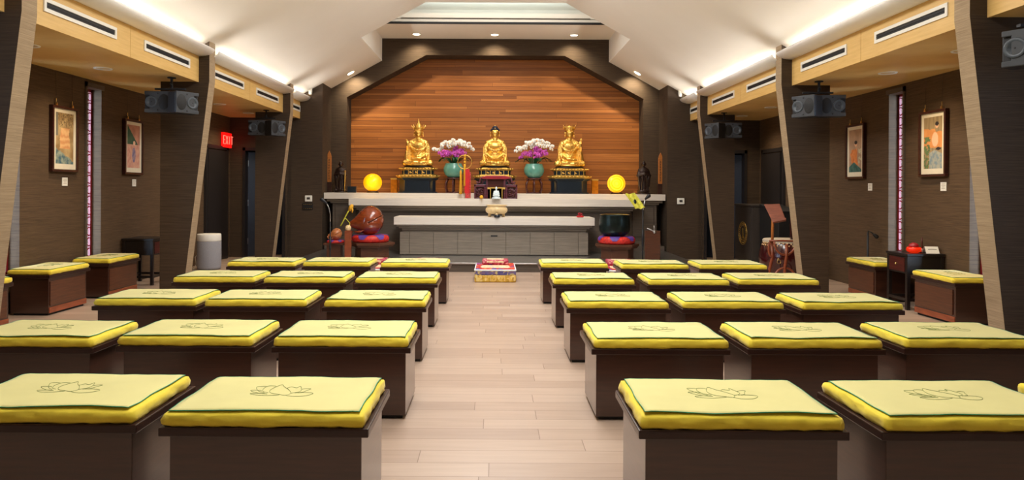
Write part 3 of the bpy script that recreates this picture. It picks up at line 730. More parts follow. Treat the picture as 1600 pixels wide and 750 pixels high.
# ------------------------------------------------ statues
def remeshed(mb, name, mat, parent, vox=.007, smooth=2):
    o = mb.build(name, mat, None)
    for x in ('REMESH',):
        m = o.modifiers.new('r', 'REMESH'); m.mode = 'VOXEL'; m.voxel_size = vox; m.use_smooth_shade = True
    m = o.modifiers.new('s', 'SMOOTH'); m.iterations = smooth; m.factor = .5
    bake(o); o.parent = parent
    if not o.data.materials: o.data.materials.append(MT[mat])
    o.data.polygons.foreach_set('material_index', [0] * len(o.data.polygons))
    return o
def hand(b, c, side, curl=.3, up=Vector((0, -1, 0)), s=1.0):
    """palm with five fingers; up = direction of the fingers"""
    c = Vector(c); up = up.normalized(); lat = up.cross(Vector((0, 0, 1))) if abs(up.z) < .8 else Vector((1, 0, 0)); lat.normalize()
    b.cap(c, c + up * .03 * s, .022 * s, .022 * s)
    for k, L in enumerate((.036, .044, .040, .030)):
        a = c + up * .03 * s + lat * (k - 1.5) * .012 * s; m_ = a + up * L * .6 * s; e = m_ + (up + Vector((0, 0, -curl))).normalized() * L * .5 * s
        b.cap(a, m_, .0062 * s, .006 * s, 8); b.cap(m_, e, .006 * s, .005 * s, 8)
    a = c + lat * side * .018 * s; b.cap(a, a + (up * .6 + lat * side).normalized() * .04 * s, .008 * s, .006 * s, 8)
def make_buddha(kind):
    """kind: 0 centre, -1 with a spired crown and right hand raised, 1 with a wide crown and left hand raised"""
    name = 'buddha_statue'
    t = thing(name, '', 'statue')
    b = MB()
    b.ell((0, -.01, .035), (.265, .17, .04))
    for s in (-1, 1):
        b.cap((s * .07, .06, .075), (s * .225, -.08, .062), .075, .058)
        b.cap((s * .225, -.09, .055), (-s * .06, -.185, .055 + (.02 if s > 0 else 0)), .052, .036)
        b.cap((-s * .05, -.185, .07), (-s * .14, -.165, .085), .028, .02)        # foot, sole up
        # sleeve hanging to the knee
        b.cap((s * .17, -.01, .26), (s * .19, -.06, .10), .042, .06)
    b.ell((0, .03, .20), (.135, .095, .16)); b.ell((0, .02, .36), (.145, .10, .15)); b.ell((0, -.045, .40), (.12, .05, .09))
    b.ell((0, .02, .47), (.13, .075, .06))
    for s in (-1, 1): b.cap((s * .03, .02, .525), (s * .105, .02, .482), .045, .048)
    b.ell((0, .03, .25), (.155, .08, .20)); b.ell((0, .0, .13), (.2, .11, .08))
    for s in (-1, 1):
        b.ell((s * .125, .02, .462), (.056, .06, .058))
        raised = (kind == -1 and s < 0) or (kind == 1 and s > 0)
        b.cap((s * .138, .02, .452), (s * .172, 0, .27), .050, .046)
        if raised:
            b.cap((s * .178, -.01, .27), (s * .185, -.11, .40), .042, .028)
            hand(b, (s * .185, -.115, .415), -s, -.1, Vector((0, -.1, 1)), 1.1)
            b.cap((s * .2, -.04, .3), (s * .235, -.03, .12), .03, .028)
        else:
            b.cap((s * .172, -.01, .265), (s * .05, -.165, .155), .043, .027)
            hand(b, (s * .05, -.17, .15), s, .1, Vector((-s, -.25, .05)), 1.1)
    if kind: b.ell((0, -.18, .185), (.03, .03, .03))                              # jewel / alms bowl in the lap
    b.cap((0, .015, .49), (0, .01, .60), .05, .047)
    for k in range(3): b.tube([(.052 * math.cos(a), .012 + .05 * math.sin(a), .535 + k * .018) for a in [2 * PI * i / 16 for i in range(16)]], .006, closed=True)
    b.ell((0, 0, .668), (.077, .082, .092)); b.ell((0, -.012, .622), (.062, .064, .052))
    b.cap((0, -.078, .672), (0, -.086, .648), .0075, .0125, 8)                     # nose
    b.ell((0, -.074, .622), (.019, .011, .006)); b.ell((0, -.068, .598), (.02, .014, .014))
    for s in (-1, 1):
        b.ell((s * .027, -.071, .669), (.016, .009, .006)); b.tube([(s * .01, -.078, .684), (s * .028, -.079, .692), (s * .046, -.068, .684)], .0045)
        b.ell((s * .081, .005, .655), (.010, .020, .036)); b.ell((s * .083, .0, .606), (.010, .012, .032))
    # robe folds
    for k in range(4): # u-shaped neckline and folds over the belly
        q = .155 - k * .03
        b.tube([(q * math.sin(a), -.02 - .115 * math.cos(a) * .8 - .012 * k * 0, .47 - (.15 + k * .038) * math.cos(a) + .0) for a in [R(-80 + 16 * i) for i in range(11)]] if k < 1 else
               [(q * 1.1 * math.sin(a), -.055 - .055 * math.cos(a), .40 - (.06 + k * .035) * math.cos(a)) for a in [R(-80 + 16 * i) for i in range(11)]], .008)
    for s in (-1, 1):
        for k in range(4):
            b.tube([(s * (.115 + k * .022), -.050 - .004 * k, .47 - k * .01), (s * (.15 + k * .020), -.062, .36), (s * (.14 + k * .022), -.085, .24 - k * .01), (s * (.11 + .03 * k), -.12, .15 - k * .01)], .0065)
        for k in range(4):
            b.tube([(s * (.07 + k * .035), -.205 + k * .014, .095 - k * .004), (s * (.12 + k * .035), -.19 + k * .016, .03)], .007)
    b.tube([(.2 * math.sin(a), -.05 - .14 * math.cos(a), .02) for a in [R(-90 + 12 * i) for i in range(16)]], .014)
    remeshed(b, 'figure', 'gold', t, .0055, 2)
    if kind == 0:
        h = MB(); h.ell((0, .014, .708), (.077, .078, .066)); h.ell((0, .018, .765), (.052, .054, .045)); 
        for i in range(130):
            z = 1 - 1.1 * (i / 130); a = i * 2.4; r_ = math.sqrt(max(0, 1 - z * z)); y = .014 + .078 * r_ * math.sin(a)
            p = (.077 * r_ * math.cos(a), y, .708 + .066 * z)
            if y < -.03 and p[2] < .715: continue
            h.ell(p, (.009, .009, .009), n=6, k=4)
        h.build('hair', 'navy', t)
        j = MB(); j.ell((0, -.06, .752), (.010, .008, .010), n=8, k=6); j.ell((0, .018, .812), (.014, .014, .012), n=8, k=6); j.build('hair_jewel', 'gold', t)
    else:
        h = MB(); h.ell((0, .012, .70), (.075, .077, .05)); h.build('hair', 'navy' if kind > 0 else 'gold', t)
        c = MB(); n = 24 if kind < 0 else 24
        for i in range(n):
            a = 2 * PI * i / n; r0, r1 = (.078, .098) if kind < 0 else (.080, .118); hh = .05 + .045 * (i % 4 == 0) + .02 * (i % 2 == 0) if kind < 0 else .065 + .035 * (i % 4 == 0) + .02 * (i % 2 == 0)
            a1 = a + PI / n * .9; a0 = a - PI / n * .9
            P_ = lambda r, a, z: (r * math.cos(a), .01 + r * math.sin(a), z)
            v = [P_(r0, a0, .715), P_(r0, a1, .715), P_((r0 + r1) / 2, a1, .715 + hh * .6), P_(r1, a, .715 + hh), P_((r0 + r1) / 2, a0, .715 + hh * .6)]
            vi = [(x * .93, .01 + (y - .01) * .93, z) for x, y, z in v]
            c.add(v + vi, [(0, 1, 2, 3, 4), (9, 8, 7, 6, 5), (0, 5, 6, 1), (1, 6, 7, 2), (2, 7, 8, 3), (3, 8, 9, 4), (4, 9, 5, 0)])
        c.tube([(.081 * math.cos(a), .01 + .081 * math.sin(a), .716) for a in [2 * PI * i / 24 for i in range(24)]], .008, closed=True)
        if kind < 0:
            c.lathe([(.078, .73), (.07, .77), (.045, .80), (.05, .815), (.03, .83), (.032, .845), (.012, .865), (.016, .88), (.006, .895), (.004, .935), (.0005, .945)], 16, None, Matrix.Translation((0, .01, 0)))
            for s in (-1, 1): c.tube([(s * .08, 0, .73), (s * .105, 0, .77), (s * .125, 0, .79), (s * .118, 0, .815)], [.014, .012, .009, .003])
        else:
            c.ell((0, .01, .78), (.04, .04, .045)); c.lathe([(.082, .712), (.092, .735), (.112, .775), (.118, .79), (.105, .788), (.085, .76), (.06, .74)], 24, None, Matrix.Translation((0, .01, 0)), cap=False)
        c.build('crown', 'gold', t)
        j = MB()
        for k in range(9):
            a = R(-64 + 16 * k); j.ell((.10 * math.sin(a), -.055 - .055 * math.cos(a), .47 - .06 * math.cos(a)), (.009, .009, .009), n=8, k=6)
        for k in range(4): j.ell((0, -.115 - .002 * k, .395 - k * .022), (.010, .008, .010), n=8, k=6)
        j.build('necklace', 'gold_dull', t)
        if kind > 0:
            j = MB(); j.tube([(.19, -.12, .10), (.20, -.12, .3), (.195, -.125, .52)], .007); j.lathe([(.001, 0), (.022, .01), (.026, .03), (.014, .05), (.001, .055)], 10, None, Matrix.Translation((.195, -.125, .50))); j.build('sceptre', 'gold', t)
        else:
            j = MB(); j.tube([(-.19, -.125, .42), (-.2, -.13, .50)], .007); j.ell((-.2, -.13, .51), (.016, .016, .014), n=8, k=6); j.build('sceptre', 'gold', t)
    return t
def octo(w_, d_, c): return [(-w_ + c, -d_), (w_ - c, -d_), (w_, -d_ + c), (w_, d_ - c), (w_ - c, d_), (-w_ + c, d_), (-w_, d_ - c), (-w_, -d_ + c)]
def make_lotus_base():
    t = thing('statue_base', '', 'statue base')
    b = MB(); b.prism(octo(.40, .20, .09), .0, .02, 'z'); b.prism(octo(.425, .215, .09), .02, .055, 'z'); b.prism(octo(.37, .18, .08), .055, .075, 'z'); b.build('lower_tier', 'gold_dull', t, bevel=.006)
    b = MB(); b.prism(octo(.315, .16, .07), .075, .155, 'z'); b.build('waist', 'pedestal', t)
    for k in range(7):
        x = -.27 + k * .09; b = MB(); b.box(x - .006, x + .006, -.170, -.158, .072, .158); b.build('relief_bar', 'gold', t)
    for k, x in enumerate((-.135, -.02, .115)): b = MB(); b.ell((x - .014, -.162, .115), (.016, .008, .022), n=8, k=6); b.ell((x + .008, -.162, .108), (.02, .008, .014), n=8, k=6); b.build('relief_figure', 'gold', t)
    b = MB(); b.prism(octo(.34, .175, .08), .155, .17, 'z'); b.prism(octo(.37, .195, .09), .17, .198, 'z'); b.prism(octo(.33, .17, .08), .198, .215, 'z'); b.build('upper_tier', 'gold_dull', t, bevel=.006)
    b = MB()                                     # petals / cloud corners of both tiers
    for (w_, z, n) in ((.43, .04, 11), (.375, .186, 11)):
        for k in range(n):
            x = -w_ * .82 + 2 * w_ * .82 * k / (n - 1); y = -(.218 if w_ > .4 else .198) + max(0, abs(x) - w_ + .1) * .9
            b.ell((x, y, z), (.026, .012, .014), n=8, k=6)
        for s in (-1, 1): b.ell((s * w_, -.05, z + .004), (.022, .03, .013), n=8, k=6); b.ell((s * (w_ - .02), -.12, z + .004), (.024, .02, .013), n=8, k=6)
    b.build('petals', 'gold', t)
    b = MB(); b.lathe([(.30, .215), (.305, .225), (.27, .245), (.001, .246)], 32, None, sy=.66); b.build('lotus_seat', 'bronze', t)
    return t
def make_pedestal():
    t = thing('pedestal', '', 'pedestal')
    b = MB(); b.prism(octo(.36, .2, .12), .03, .265, 'z'); b.build('body', 'pedestal', t, bevel=.004)
    b = MB(); b.prism(octo(.385, .215, .12), .255, .275, 'z'); b.prism(octo(.41, .235, .13), .275, .30, 'z'); b.build('cornice', 'pedestal', t, bevel=.004)
    b = MB(); b.prism(octo(.39, .22, .12), .0, .03, 'z'); b.build('foot', 'pedestal', t, bevel=.004)
    return t
PED = make_pedestal(); LB = make_lotus_base(); f1 = True
STY = 13.80; SZ = 1.257
for x, k, side_ in ((-1.545, -1, 'left'), (0, 0, 'middle'), (1.505, 1, 'right')):
    p = PED if f1 else copy_tree(PED); l = LB if f1 else copy_tree(LB); f1 = False
    p.location = (x + (-.01 if k else 0), STY, SZ); l.location = (x, STY, SZ + .30)
    p['label'] = 'octagonal blue black pedestal under the %s golden statue' % side_; p['group'] = 'statue pedestals'
    l['label'] = 'gilded lotus throne under the %s golden statue' % side_; l['group'] = 'gilded thrones'
    st = make_buddha(k); st.location = (x, STY, SZ + .30 + .243); st['group'] = 'golden seated statues'
    st.scale = (1.12, 1.04, 1.02)
    st['label'] = {-1: 'golden seated statue with a tall spired crown and raised hand, left of the three', 0: 'golden seated Buddha with dark blue hair in the middle of the altar', 1: 'golden seated statue with a wide open crown holding a sceptre, right of the three'}[k]
# ------------------------------------------------ standing bronze figures
def make_monk(kind):
    t = thing('standing_statue', '', 'statue')
    b = MB()
    b.lathe([(.11, 0), (.115, .03), (.10, .06), (.088, .2), (.098, .32), (.10, .40), (.075, .445), (.035, .47)], 20, sx=1, sy=.8)
    for s in (-1, 1):
        b.cap((s * .066, 0, .415), (s * .098, -.02, .31), .036, .034); b.cap((s * .105, -.02, .31), (s * .03, -.085, .33), .032, .022)
        b.cap((s * .09, -.04, .3), (s * .085, -.045, .12), .03, .022)
        b.tube([(s * .03, -.09, .30), (s * .045, -.09, .18), (s * .05, -.09, .05)], .010)
        b.tube([(s * .065, -.06, .26), (s * .075, -.065, .14), (s * .085, -.07, .04)], .009)
    for k in range(2): b.tube([(.05 * math.sin(a) * (1 + k * .4), -.05 - .02 * math.cos(a), .41 - k * .04 - .03 * math.cos(a)) for a in [R(-70 + 14 * i) for i in range(11)]], .007)
    b.ell((0, -.092, .335), (.03, .022, .03))
    b.cap((0, 0, .45), (0, -.003, .49), .026, .024); b.ell((0, -.006, .527), (.041, .045, .052)); b.ell((0, -.05, .522), (.007, .008, .012)); b.ell((0, -.043, .497), (.012, .008, .005))
    for s in (-1, 1): b.ell((s * .042, 0, .52), (.007, .012, .022))
    remeshed(b, 'figure', 'bronze', t, .0055, 1)
    c = MB(); c.lathe([(.13, -.03), (.135, -.015), (.12, .0), (.001, .002)], 24, sy=.85)
    if kind < 0:
        for k in range(5): c.ell((.1 * math.cos(k * 1.3), -.07 + .02 * math.sin(k * 3), .02), (.03, .025, .025), n=8, k=6)
    c.build('rock_base', 'bronze', t)
    if kind < 0:
        s_ = MB(); s_.tube([(.095, -.10, .0), (.10, -.10, .25), (.105, -.10, .37)], .009); s_.ell((.105, -.1, .385), (.015, .015, .018), n=8, k=6); s_.build('staff', 'gold_dull', t)
    return t
m_ = make_monk(-1); m_.location = (-3.07, 13.62, SZ + .032); m_['label'] = 'dark bronze standing monk statue with a gilt staff, left end of the altar'; m_['group'] = 'standing bronze statues'; m_.scale = (1.02,) * 3
m_ = make_monk(1); m_.location = (2.94, 13.50, SZ + .032); m_['label'] = 'dark bronze standing monk statue with clasped hands, at the right end of the altar'; m_['group'] = 'standing bronze statues'; m_.scale = (1.08,) * 3
b = MB(); b.box(-.085, .085, -.05, .05, 0, .115); b.box(-.09, .09, -.055, .055, .115, .125); b.box(-.07, .07, -.053, -.049, .02, .10)
tag(b.build('offering_box', 'pedestal', bevel=.006, loc=(-2.84, 13.6, SZ)), 'small dark box beside the left standing bronze statue', 'box')

# amber lamps
t = thing('amber_globe', 'glowing yellow amber globe on a dark foot, left side of the altar', 'lamp', (-2.44, 13.65, SZ))
b = MB(); b.lathe([(.12, 0), (.125, .015), (.10, .03), (.09, .045), (.001, .046)], 24); b.build('foot', 'bronze', t)
b = MB(); b.lathe([(.06, .035)] + [(.185 * math.sin(R(a)), .205 - .178 * math.cos(R(a))) for a in range(30, 180, 10)] + [(.0005, .383)], 32); b.build('globe', 'amber', t)
t = thing('amber_disc', 'glowing yellow ringed disc lamp on a dark foot, right side of the altar', 'lamp', (2.43, 13.65, SZ))
b = MB(); b.prism([(-.12, 0), (.12, 0), (.10, .035), (-.10, .035)], -.07, .07); b.build('foot', 'bronze', t)
b = MB(); b.lathe([(.001, -.045), (.12, -.045), (.165, -.03), (.182, 0), (.165, .03), (.12, .045), (.001, .045)], 40, None, Matrix.Rotation(R(90), 4, 'X')); b.build('disc', 'amber_ring', t, loc=(0, 0, .21))
for sx in (-2.44, 2.43):
    l = bpy.data.lights.new('amber_glow', 'POINT'); l.energy = 5; l.color = (1, .55, .08); l.shadow_soft_size = .12
    o = bpy.data.objects.new('amber_glow', l); o.location = (sx, 13.4, SZ + .22); col.objects.link(o)
for sx, lab in ((-2.05, 'small golden lacquer box left of the left statue pedestal'), (2.04, 'small golden lacquer box right of the right statue pedestal')):
    t = thing('lacquer_box', lab, 'box', (sx, 13.95, SZ), group='golden lacquer boxes')
    b = MB(); b.box(-.065, .065, -.065, .065, 0, .27); b.build('body', 'amber_dim', t, bevel=.006)
    b = MB(); b.box(-.07, .07, -.07, .07, .27, .30); b.build('lid', 'gold_dull', t, bevel=.004)

# tall plaques with a column of characters
def glyph(b, cx, cz, s, rng, y):
    for k in range(rng.choice((3, 4))): z = cz + s * (.45 - k * .3); w_ = s * rng.uniform(.3, .5); b.box(cx - w_, cx + w_, y - .002, y, z - s * .05, z + s * .05)
    for k in range(2): x = cx + s * rng.uniform(-.3, .3); b.box(x - s * .05, x + s * .05, y - .0021, y, cz - s * .5, cz + s * .5)
for s in (-1, 1):
    sd = 'left' if s < 0 else 'right'
    t = thing('prayer_plaque', 'orange pointed wooden plaque with dark characters, at the %s end of the altar' % sd, 'plaque', (s * 3.325, 13.72, SZ + .22), group='pointed wooden plaques')
    x = -s * .02
    b = MB(); b.prism([(-.045, -.01), (.045, -.01), (.045, .50), (.03, .56), (.0, .62), (-.03, .56), (-.045, .50)], -.015, .0); b.build('board', 'orange_wood', t, bevel=.003)
    b = MB(); rng = random.Random(7)
    for k in range(8): glyph(b, 0, .43 - k * .053, .038, rng, -.0151)
    b.build('characters', 'black', t)
    b = MB(); b.box(-.055, .055, -.03, .03, -.22, -.01); b.build('stand', 'walnut', t, bevel=.004)
    b = MB()

# ------------------------------------------------ orchids
def flower_mesh(mat, seed):
    rng = random.Random(seed); b = MB()
    for k, (a, L, w_) in enumerate(((90, .036, .013), (210, .034, .012), (330, .034, .012), (20, .038, .022), (160, .038, .022))):
        a = R(a + rng.uniform(-6, 6)); u = Vector((math.cos(a), 0, math.sin(a))); l = Vector((-u.z, 0, u.x))
        P_ = [u * .002, u * L * .4 + l * w_, u * L * .85 + l * w_ * .7, u * L, u * L * .85 - l * w_ * .7, u * L * .4 - l * w_]
        P_ = [p + Vector((0, -.006 * math.sin(PI * min(1, p.length / L)) - .001 * k, 0)) for p in P_]
        v = P_ + [p + Vector((0, .0018, 0)) for p in P_]
        b.add(v, [(0, 1, 2, 3, 4, 5), (11, 10, 9, 8, 7, 6)] + [(i, (i + 1) % 6, 6 + (i + 1) % 6, 6 + i) for i in range(6)], mat, True)
    b.ell((0, -.012, -.004), (.006, .009, .007), 'tassel_y' if mat == 'orchid_w' else 'redlac', n=6, k=4)
    return b
def make_orchid(seed, lean):
    rng = random.Random(seed)
    t = thing('potted_orchid', '', 'potted plant')
    b = MB(); b.lathe([(.10, 0), (.12, .005), (.175, .06), (.205, .13), (.205, .19), (.18, .25), (.165, .275), (.17, .285), (.155, .285), (.15, .26), (.001, .25)], 36); b.build('pot', 'celadon', t)
    for k in range(11):
        a = rng.uniform(0, 2 * PI); L = rng.uniform(.20, .34); r0 = .05
        d = Vector((math.cos(a), math.sin(a) * .8, 0)); l = Vector((-d.y, d.x, 0)); pts = []
        for i in range(7): u = i / 6; pts.append(d * (r0 + L * u) + Vector((0, 0, .26 + .16 * math.sin(PI * u * .75) * rng.uniform(.9, 1.1) - .05 * u * u)))
        v = []; 
        for i, p in enumerate(pts): w_ = .048 * math.sin(PI * min(1, .12 + i / 6 * .86)); v += [p + l * w_ + Vector((0, 0, .008)), p, p - l * w_ + Vector((0, 0, .008))]
        nn = len(v); v += [q - Vector((0, 0, .004)) for q in v]; f = []
        for i in range(6):
            for c in range(2): a0 = i * 3 + c; q = (a0, a0 + 1, a0 + 4, a0 + 3); f.append(q); f.append(tuple(nn + z for z in reversed(q)))
        b = MB(); b.add(v, f, None, True); b.build('leaf', 'leaf', t)
    FW = [flower_mesh('orchid_w', seed + i).build('flower', None, t) for i in range(2)]; FP = [flower_mesh('orchid_p', seed + 9 + i).build('flower', None, t) for i in range(2)]
    fw = fp = 0
    def put(src, p, k):
        o = src if k else src.copy()
        if not k: col.objects.link(o); o.parent = t
        o.location = p; o.rotation_euler = (rng.uniform(-.5, .2), rng.uniform(-.5, .5), rng.uniform(-.6, .6)); s = rng.uniform(1.15, 1.5); o.scale = (s, s, s)
    # white sprays arch out over the top, magenta ones lower
    sprays = [('w', x0, x1, zt) for x0, x1, zt in ((-.06, -.37, .66), (-.03, -.24, .70), (0, .02, .72), (.02, .16, .735), (.05, .36, .70), (0, .24, .72), (.0, -.1, .69))] + \
             [('p', x0, x1, zt) for x0, x1, zt in ((-.05, -.27, .52), (-.02, -.12, .50), (.01, .05, .57), (.03, .14, .52), (.04, .24, .54), (0, .1, .48))]
    fi = [0, 0]
    for kd, x0, x1, zt in sprays:
        x1 = x1 * (1 + lean * .1 * (1 if x1 > 0 else -1)); yy = rng.uniform(-.12, .05); pts = []
        for i in range(9): u = i / 8; pts.append((x0 + (x1 - x0) * u ** 2.2, yy * u, .26 + (zt - .26) * math.sin(PI / 2 * min(1, u * 1.25)) - .09 * max(0, u - .7) / .3 * (abs(x1) / .35)))
        b = MB(); b.tube(pts, [.005 - .0004 * i for i in range(9)], n=5); b.build('flower_stem', 'stem', t)
        n = 7 if kd == 'w' else 6
        for i in range(n):
            u = .62 + .38 * i / (n - 1); q = u * 8; a = int(min(7, q)); fr = q - a; p = Vector(pts[a]).lerp(Vector(pts[a + 1]), fr)
            p += Vector((rng.uniform(-.025, .025), -.03 + rng.uniform(-.04, .03), rng.uniform(-.06, .045)))
            src = (FW if kd == 'w' else FP); c = fi[0 if kd == 'w' else 1]; fi[0 if kd == 'w' else 1] += 1
            if c < 2: put(src[c], p, True)
            else: put(src[c % 2], p, False)
    return t
def make_potstand():
    t = thing('pot_stand', '', 'plant stand')
    b = MB(); b.lathe([(.001, .31), (.16, .31), (.165, .30), (.16, .285), (.001, .285)], 28); b.build('top', 'rosewood', t)
    for k in range(6):
        a = PI / 3 * k + .5; c, s = math.cos(a), math.sin(a)
        b = MB(); b.tube([(.13 * c, .13 * s, .29), (.175 * c, .175 * s, .2), (.175 * c, .175 * s, .1), (.14 * c, .14 * s, .02)], [.018, .02, .018, .02], n=8); b.build('leg', 'rosewood', t)
    b = MB(); b.lathe([(.001, 0), (.15, 0), (.16, .015), (.15, .03), (.001, .03)], 28); b.build('base_ring', 'rosewood', t)
    return t
PS = make_potstand()
for k, (x, lab, px) in enumerate(((-.83, 'left', 0), (.79, 'right', 0))):
    p = PS if k == 0 else copy_tree(PS); p.location = (x, 13.75, SZ); p['label'] = 'carved rosewood stand under the %s celadon orchid pot' % lab; p['group'] = 'rosewood pot stands'
    o = make_orchid(11 + k * 5, 0); o.location = (x, 13.75, SZ + .312); o['group'] = 'orchids on the altar'
    o['label'] = 'celadon pot of white and magenta orchids, %s of the middle statue' % lab

# ringed banner stand with tassels
t = thing('tassel_stand', 'gold ring hung with yellow tassels and a long red pennant on the altar', 'banner', (-.585, 13.25, SZ - .09))
dz = .09
b = MB(); b.lathe([(.001, 0), (.07, 0), (.06, .015), (.012, .03)], 16, None, Matrix.Translation((.02, .12, dz))); b.tube([(.02, .12, dz), (.02, .08, .4), (.015, .02, .82), (.0, 0, .9), (-.03, 0, .96), (.0, 0, 1.0), (.03, 0, .96)], .007); b.build('stand', 'gold_dull', t)
b = MB(); b.tube([(.135 * math.cos(a), 0, .70 + .135 * math.sin(a)) for a in [2 * PI * i / 32 for i in range(32)]], .007, closed=True); b.build('ring', 'gold', t)
b = MB()
for z in (.82, .76, .70): b.ell((.0, -.02, z), (.022, .02, .026), n=10, k=8)
b.lathe([(.02, 0), (.022, -.06), (.016, -.08), (.02, -.42), (.001, -.425)], 12, None, Matrix.Translation((0, -.02, .66))); b.build('tassel', 'tassel_y', t)
b = MB(); b.lathe([(.012, .0), (.022, -.05), (.018, -.07), (.032, -.46), (.001, -.465)], 12, None, Matrix.Translation((-.075, -.02, .54))); b.tube([(-.075, -.02, .54), (-.06, -.01, .6)], .004, n=5); b.build('tassel', 'tassel_y', t)
b = MB(); b.box(.0, .095, -.03, -.02, .09, .56, 'red'); b.box(.015, .09, -.045, -.035, .0, .09, 'redpat'); b.box(.095, .12, -.022, -.012, .0, .50, 'redpat'); b.build('pennant', 'red', t, bevel=.004)

# carved shrine with the white figure
t = thing('shrine', 'dark purple carved wooden shrine in front of the middle pedestal', 'shrine', (.02, 13.05, 1.16))
b = MB()
for s in (-1, 1):
    for (x0, x1, z0_, z1_) in ((.38, .41, 0, .27), (.19, .22, 0, .25), (.19, .41, .225, .27), (.19, .41, 0, .02)): b.box(*sorted((s * x0, s * x1)), -.09, -.03, z0_, z1_)
b.build('side_frame', 'purplewood', t, bevel=.005)
b = MB()
for s in (-1, 1):
    for k in range(5): a = k * 1.3; b.tube([(s * (.30 + .05 * math.cos(a) + .022 * math.cos(c)), -.05, .12 + .06 * math.sin(a) + .022 * math.sin(c)) for c in [2 * PI * i / 10 for i in range(10)]], .007, n=5, closed=True)
    b.tube([(s * .22, -.06, .16), (s * .28, -.06, .19), (s * .36, -.06, .15), (s * .38, -.06, .20)], .01)
b.build('fretwork', 'purplewood', t)
b = MB(); b.box(-.4, .4, -.02, .0, .0, .22); b.box(-.15, .15, -.02, .01, .0, .37); b.build('back_panel', 'rosewood', t)
for s in (-1, 1):
    b = MB(); b.box(*sorted((s * .15, s * .185)), -.08, 0, 0, .37); b.build('post', 'purplewood', t, bevel=.004)
b = MB(); b.prism([(-.29, .385), (-.19, .372), (.19, .372), (.29, .385), (.25, .42), (.16, .44), (-.16, .44), (-.25, .42)], -.12, .02); b.build('canopy', 'redlac', t, bevel=.01)
b = MB()
for s in (-1, 1):
    b.tube([(s * .26, -.06, .41), (s * .30, -.06, .36), (s * .30, -.06, .32), (s * .35, -.06, .29), (s * .37, -.06, .315), (s * .34, -.06, .325)], [.022, .022, .02, .018, .014, .01])
    b.tube([(s * .20, -.06, .35), (s * .25, -.06, .33), (s * .24, -.06, .29), (s * .30, -.06, .285)], .013)
b.build('scroll_bracket', 'purplewood', t)
t = thing('altar_chair', 'small gilt throne frame behind the white jade figure', 'ornament', (.03, 12.98, 1.16))
b = MB()
for s in (-1, 1): b.box(*sorted((s * .10, s * .12)), -.06, -.04, 0, .19); b.box(*sorted((s * .12, s * .17)), -.05, -.035, .18, .195)
b.box(-.17, .17, -.05, -.035, .195, .215); b.build('frame', 'gold_dull', t, bevel=.003)
t = thing('jade_figure', 'small white seated figure on a blue white base, in front of the carved shrine', 'statuette', (.03, 12.86, 1.16))
b = MB(); b.ell((0, 0, .06), (.07, .045, .03)); b.ell((0, .01, .11), (.043, .032, .055))
for s in (-1, 1): b.cap((s * .035, 0, .14), (s * .05, -.01, .09), .016, .014, 8); b.cap((s * .05, -.01, .09), (s * .01, -.04, .075), .013, .009, 8)
b.cap((0, 0, .15), (0, 0, .18), .014, .014, 8); b.ell((0, 0, .197), (.021, .023, .026)); b.ell((0, 0, .224), (.010, .010, .010)); b.ell((0, -.022, .195), (.004, .005, .006), n=6, k=4)
remeshed(b, 'figure', 'jade', t, .004, 1)
b = MB(); b.lathe([(.085, 0), (.09, .012), (.07, .03), (.001, .032)], 20, None, sy=.7); b.build('base', 'jade', t)
tag(MB().ell((0, 0, .034), (.035, .033, .034)).build('offering_fruit', 'tassel_y', loc=(-.25, 12.88, 1.16)), 'small round yellow fruit at the left of the carved shrine', 'fruit')
# incense burner on the low table
t = thing('incense_burner', 'cream coloured lobed incense burner with a flared rim on the low altar table', 'incense burner', (.035, 12.42, .838))
b = MB(); b.lathe([(.10, .055), (.15, .06), (.19, .09), (.203, .13), (.19, .165), (.165, .185), (.18, .205), (.195, .21), (.195, .222), (.17, .222), (.16, .20), (.001, .19)], 40, sy=.8); b.build('bowl', 'cream', t)
for a in (-90, 30, 150):
    b = MB(); b.tube([(.13 * math.cos(R(a)), .1 * math.sin(R(a)), .08), (.15 * math.cos(R(a)), .12 * math.sin(R(a)), .03), (.14 * math.cos(R(a)), .11 * math.sin(R(a)), .0)], [.035, .025, .03]); b.build('foot', 'cream', t)
for s in (-1, 0, 1): b = MB(); b.ell((s * .09, -.145 + abs(s) * .03, .13), (.035, .02, .045)); b.build('lobe', 'cream', t)
b = MB(); b.lathe([(.05, 0), (.06, .02), (.055, .045), (.03, .05), (.001, .05)], 16, None, ); tag(b.build('incense_cup', 'pedestal', loc=(.045, 12.215, .838)), 'tiny dark cup in front of the cream incense burner', 'cup')
t = thing('red_ornament', 'small red flower ornament on a dish at the right end of the low table', 'ornament', (1.56, 12.45, .838))
b = MB(); b.lathe([(.001, 0), (.05, 0), (.075, .02), (.06, .03), (.001, .025)], 18); b.build('dish', 'red', t)
b = MB()
for k in range(7): a = k * .9; b.cap((0, 0, .03), (.035 * math.cos(a), .02 * math.sin(a), .06 + .01 * (k % 3)), .008, .012, 8)
b.build('flower', 'redlac', t)

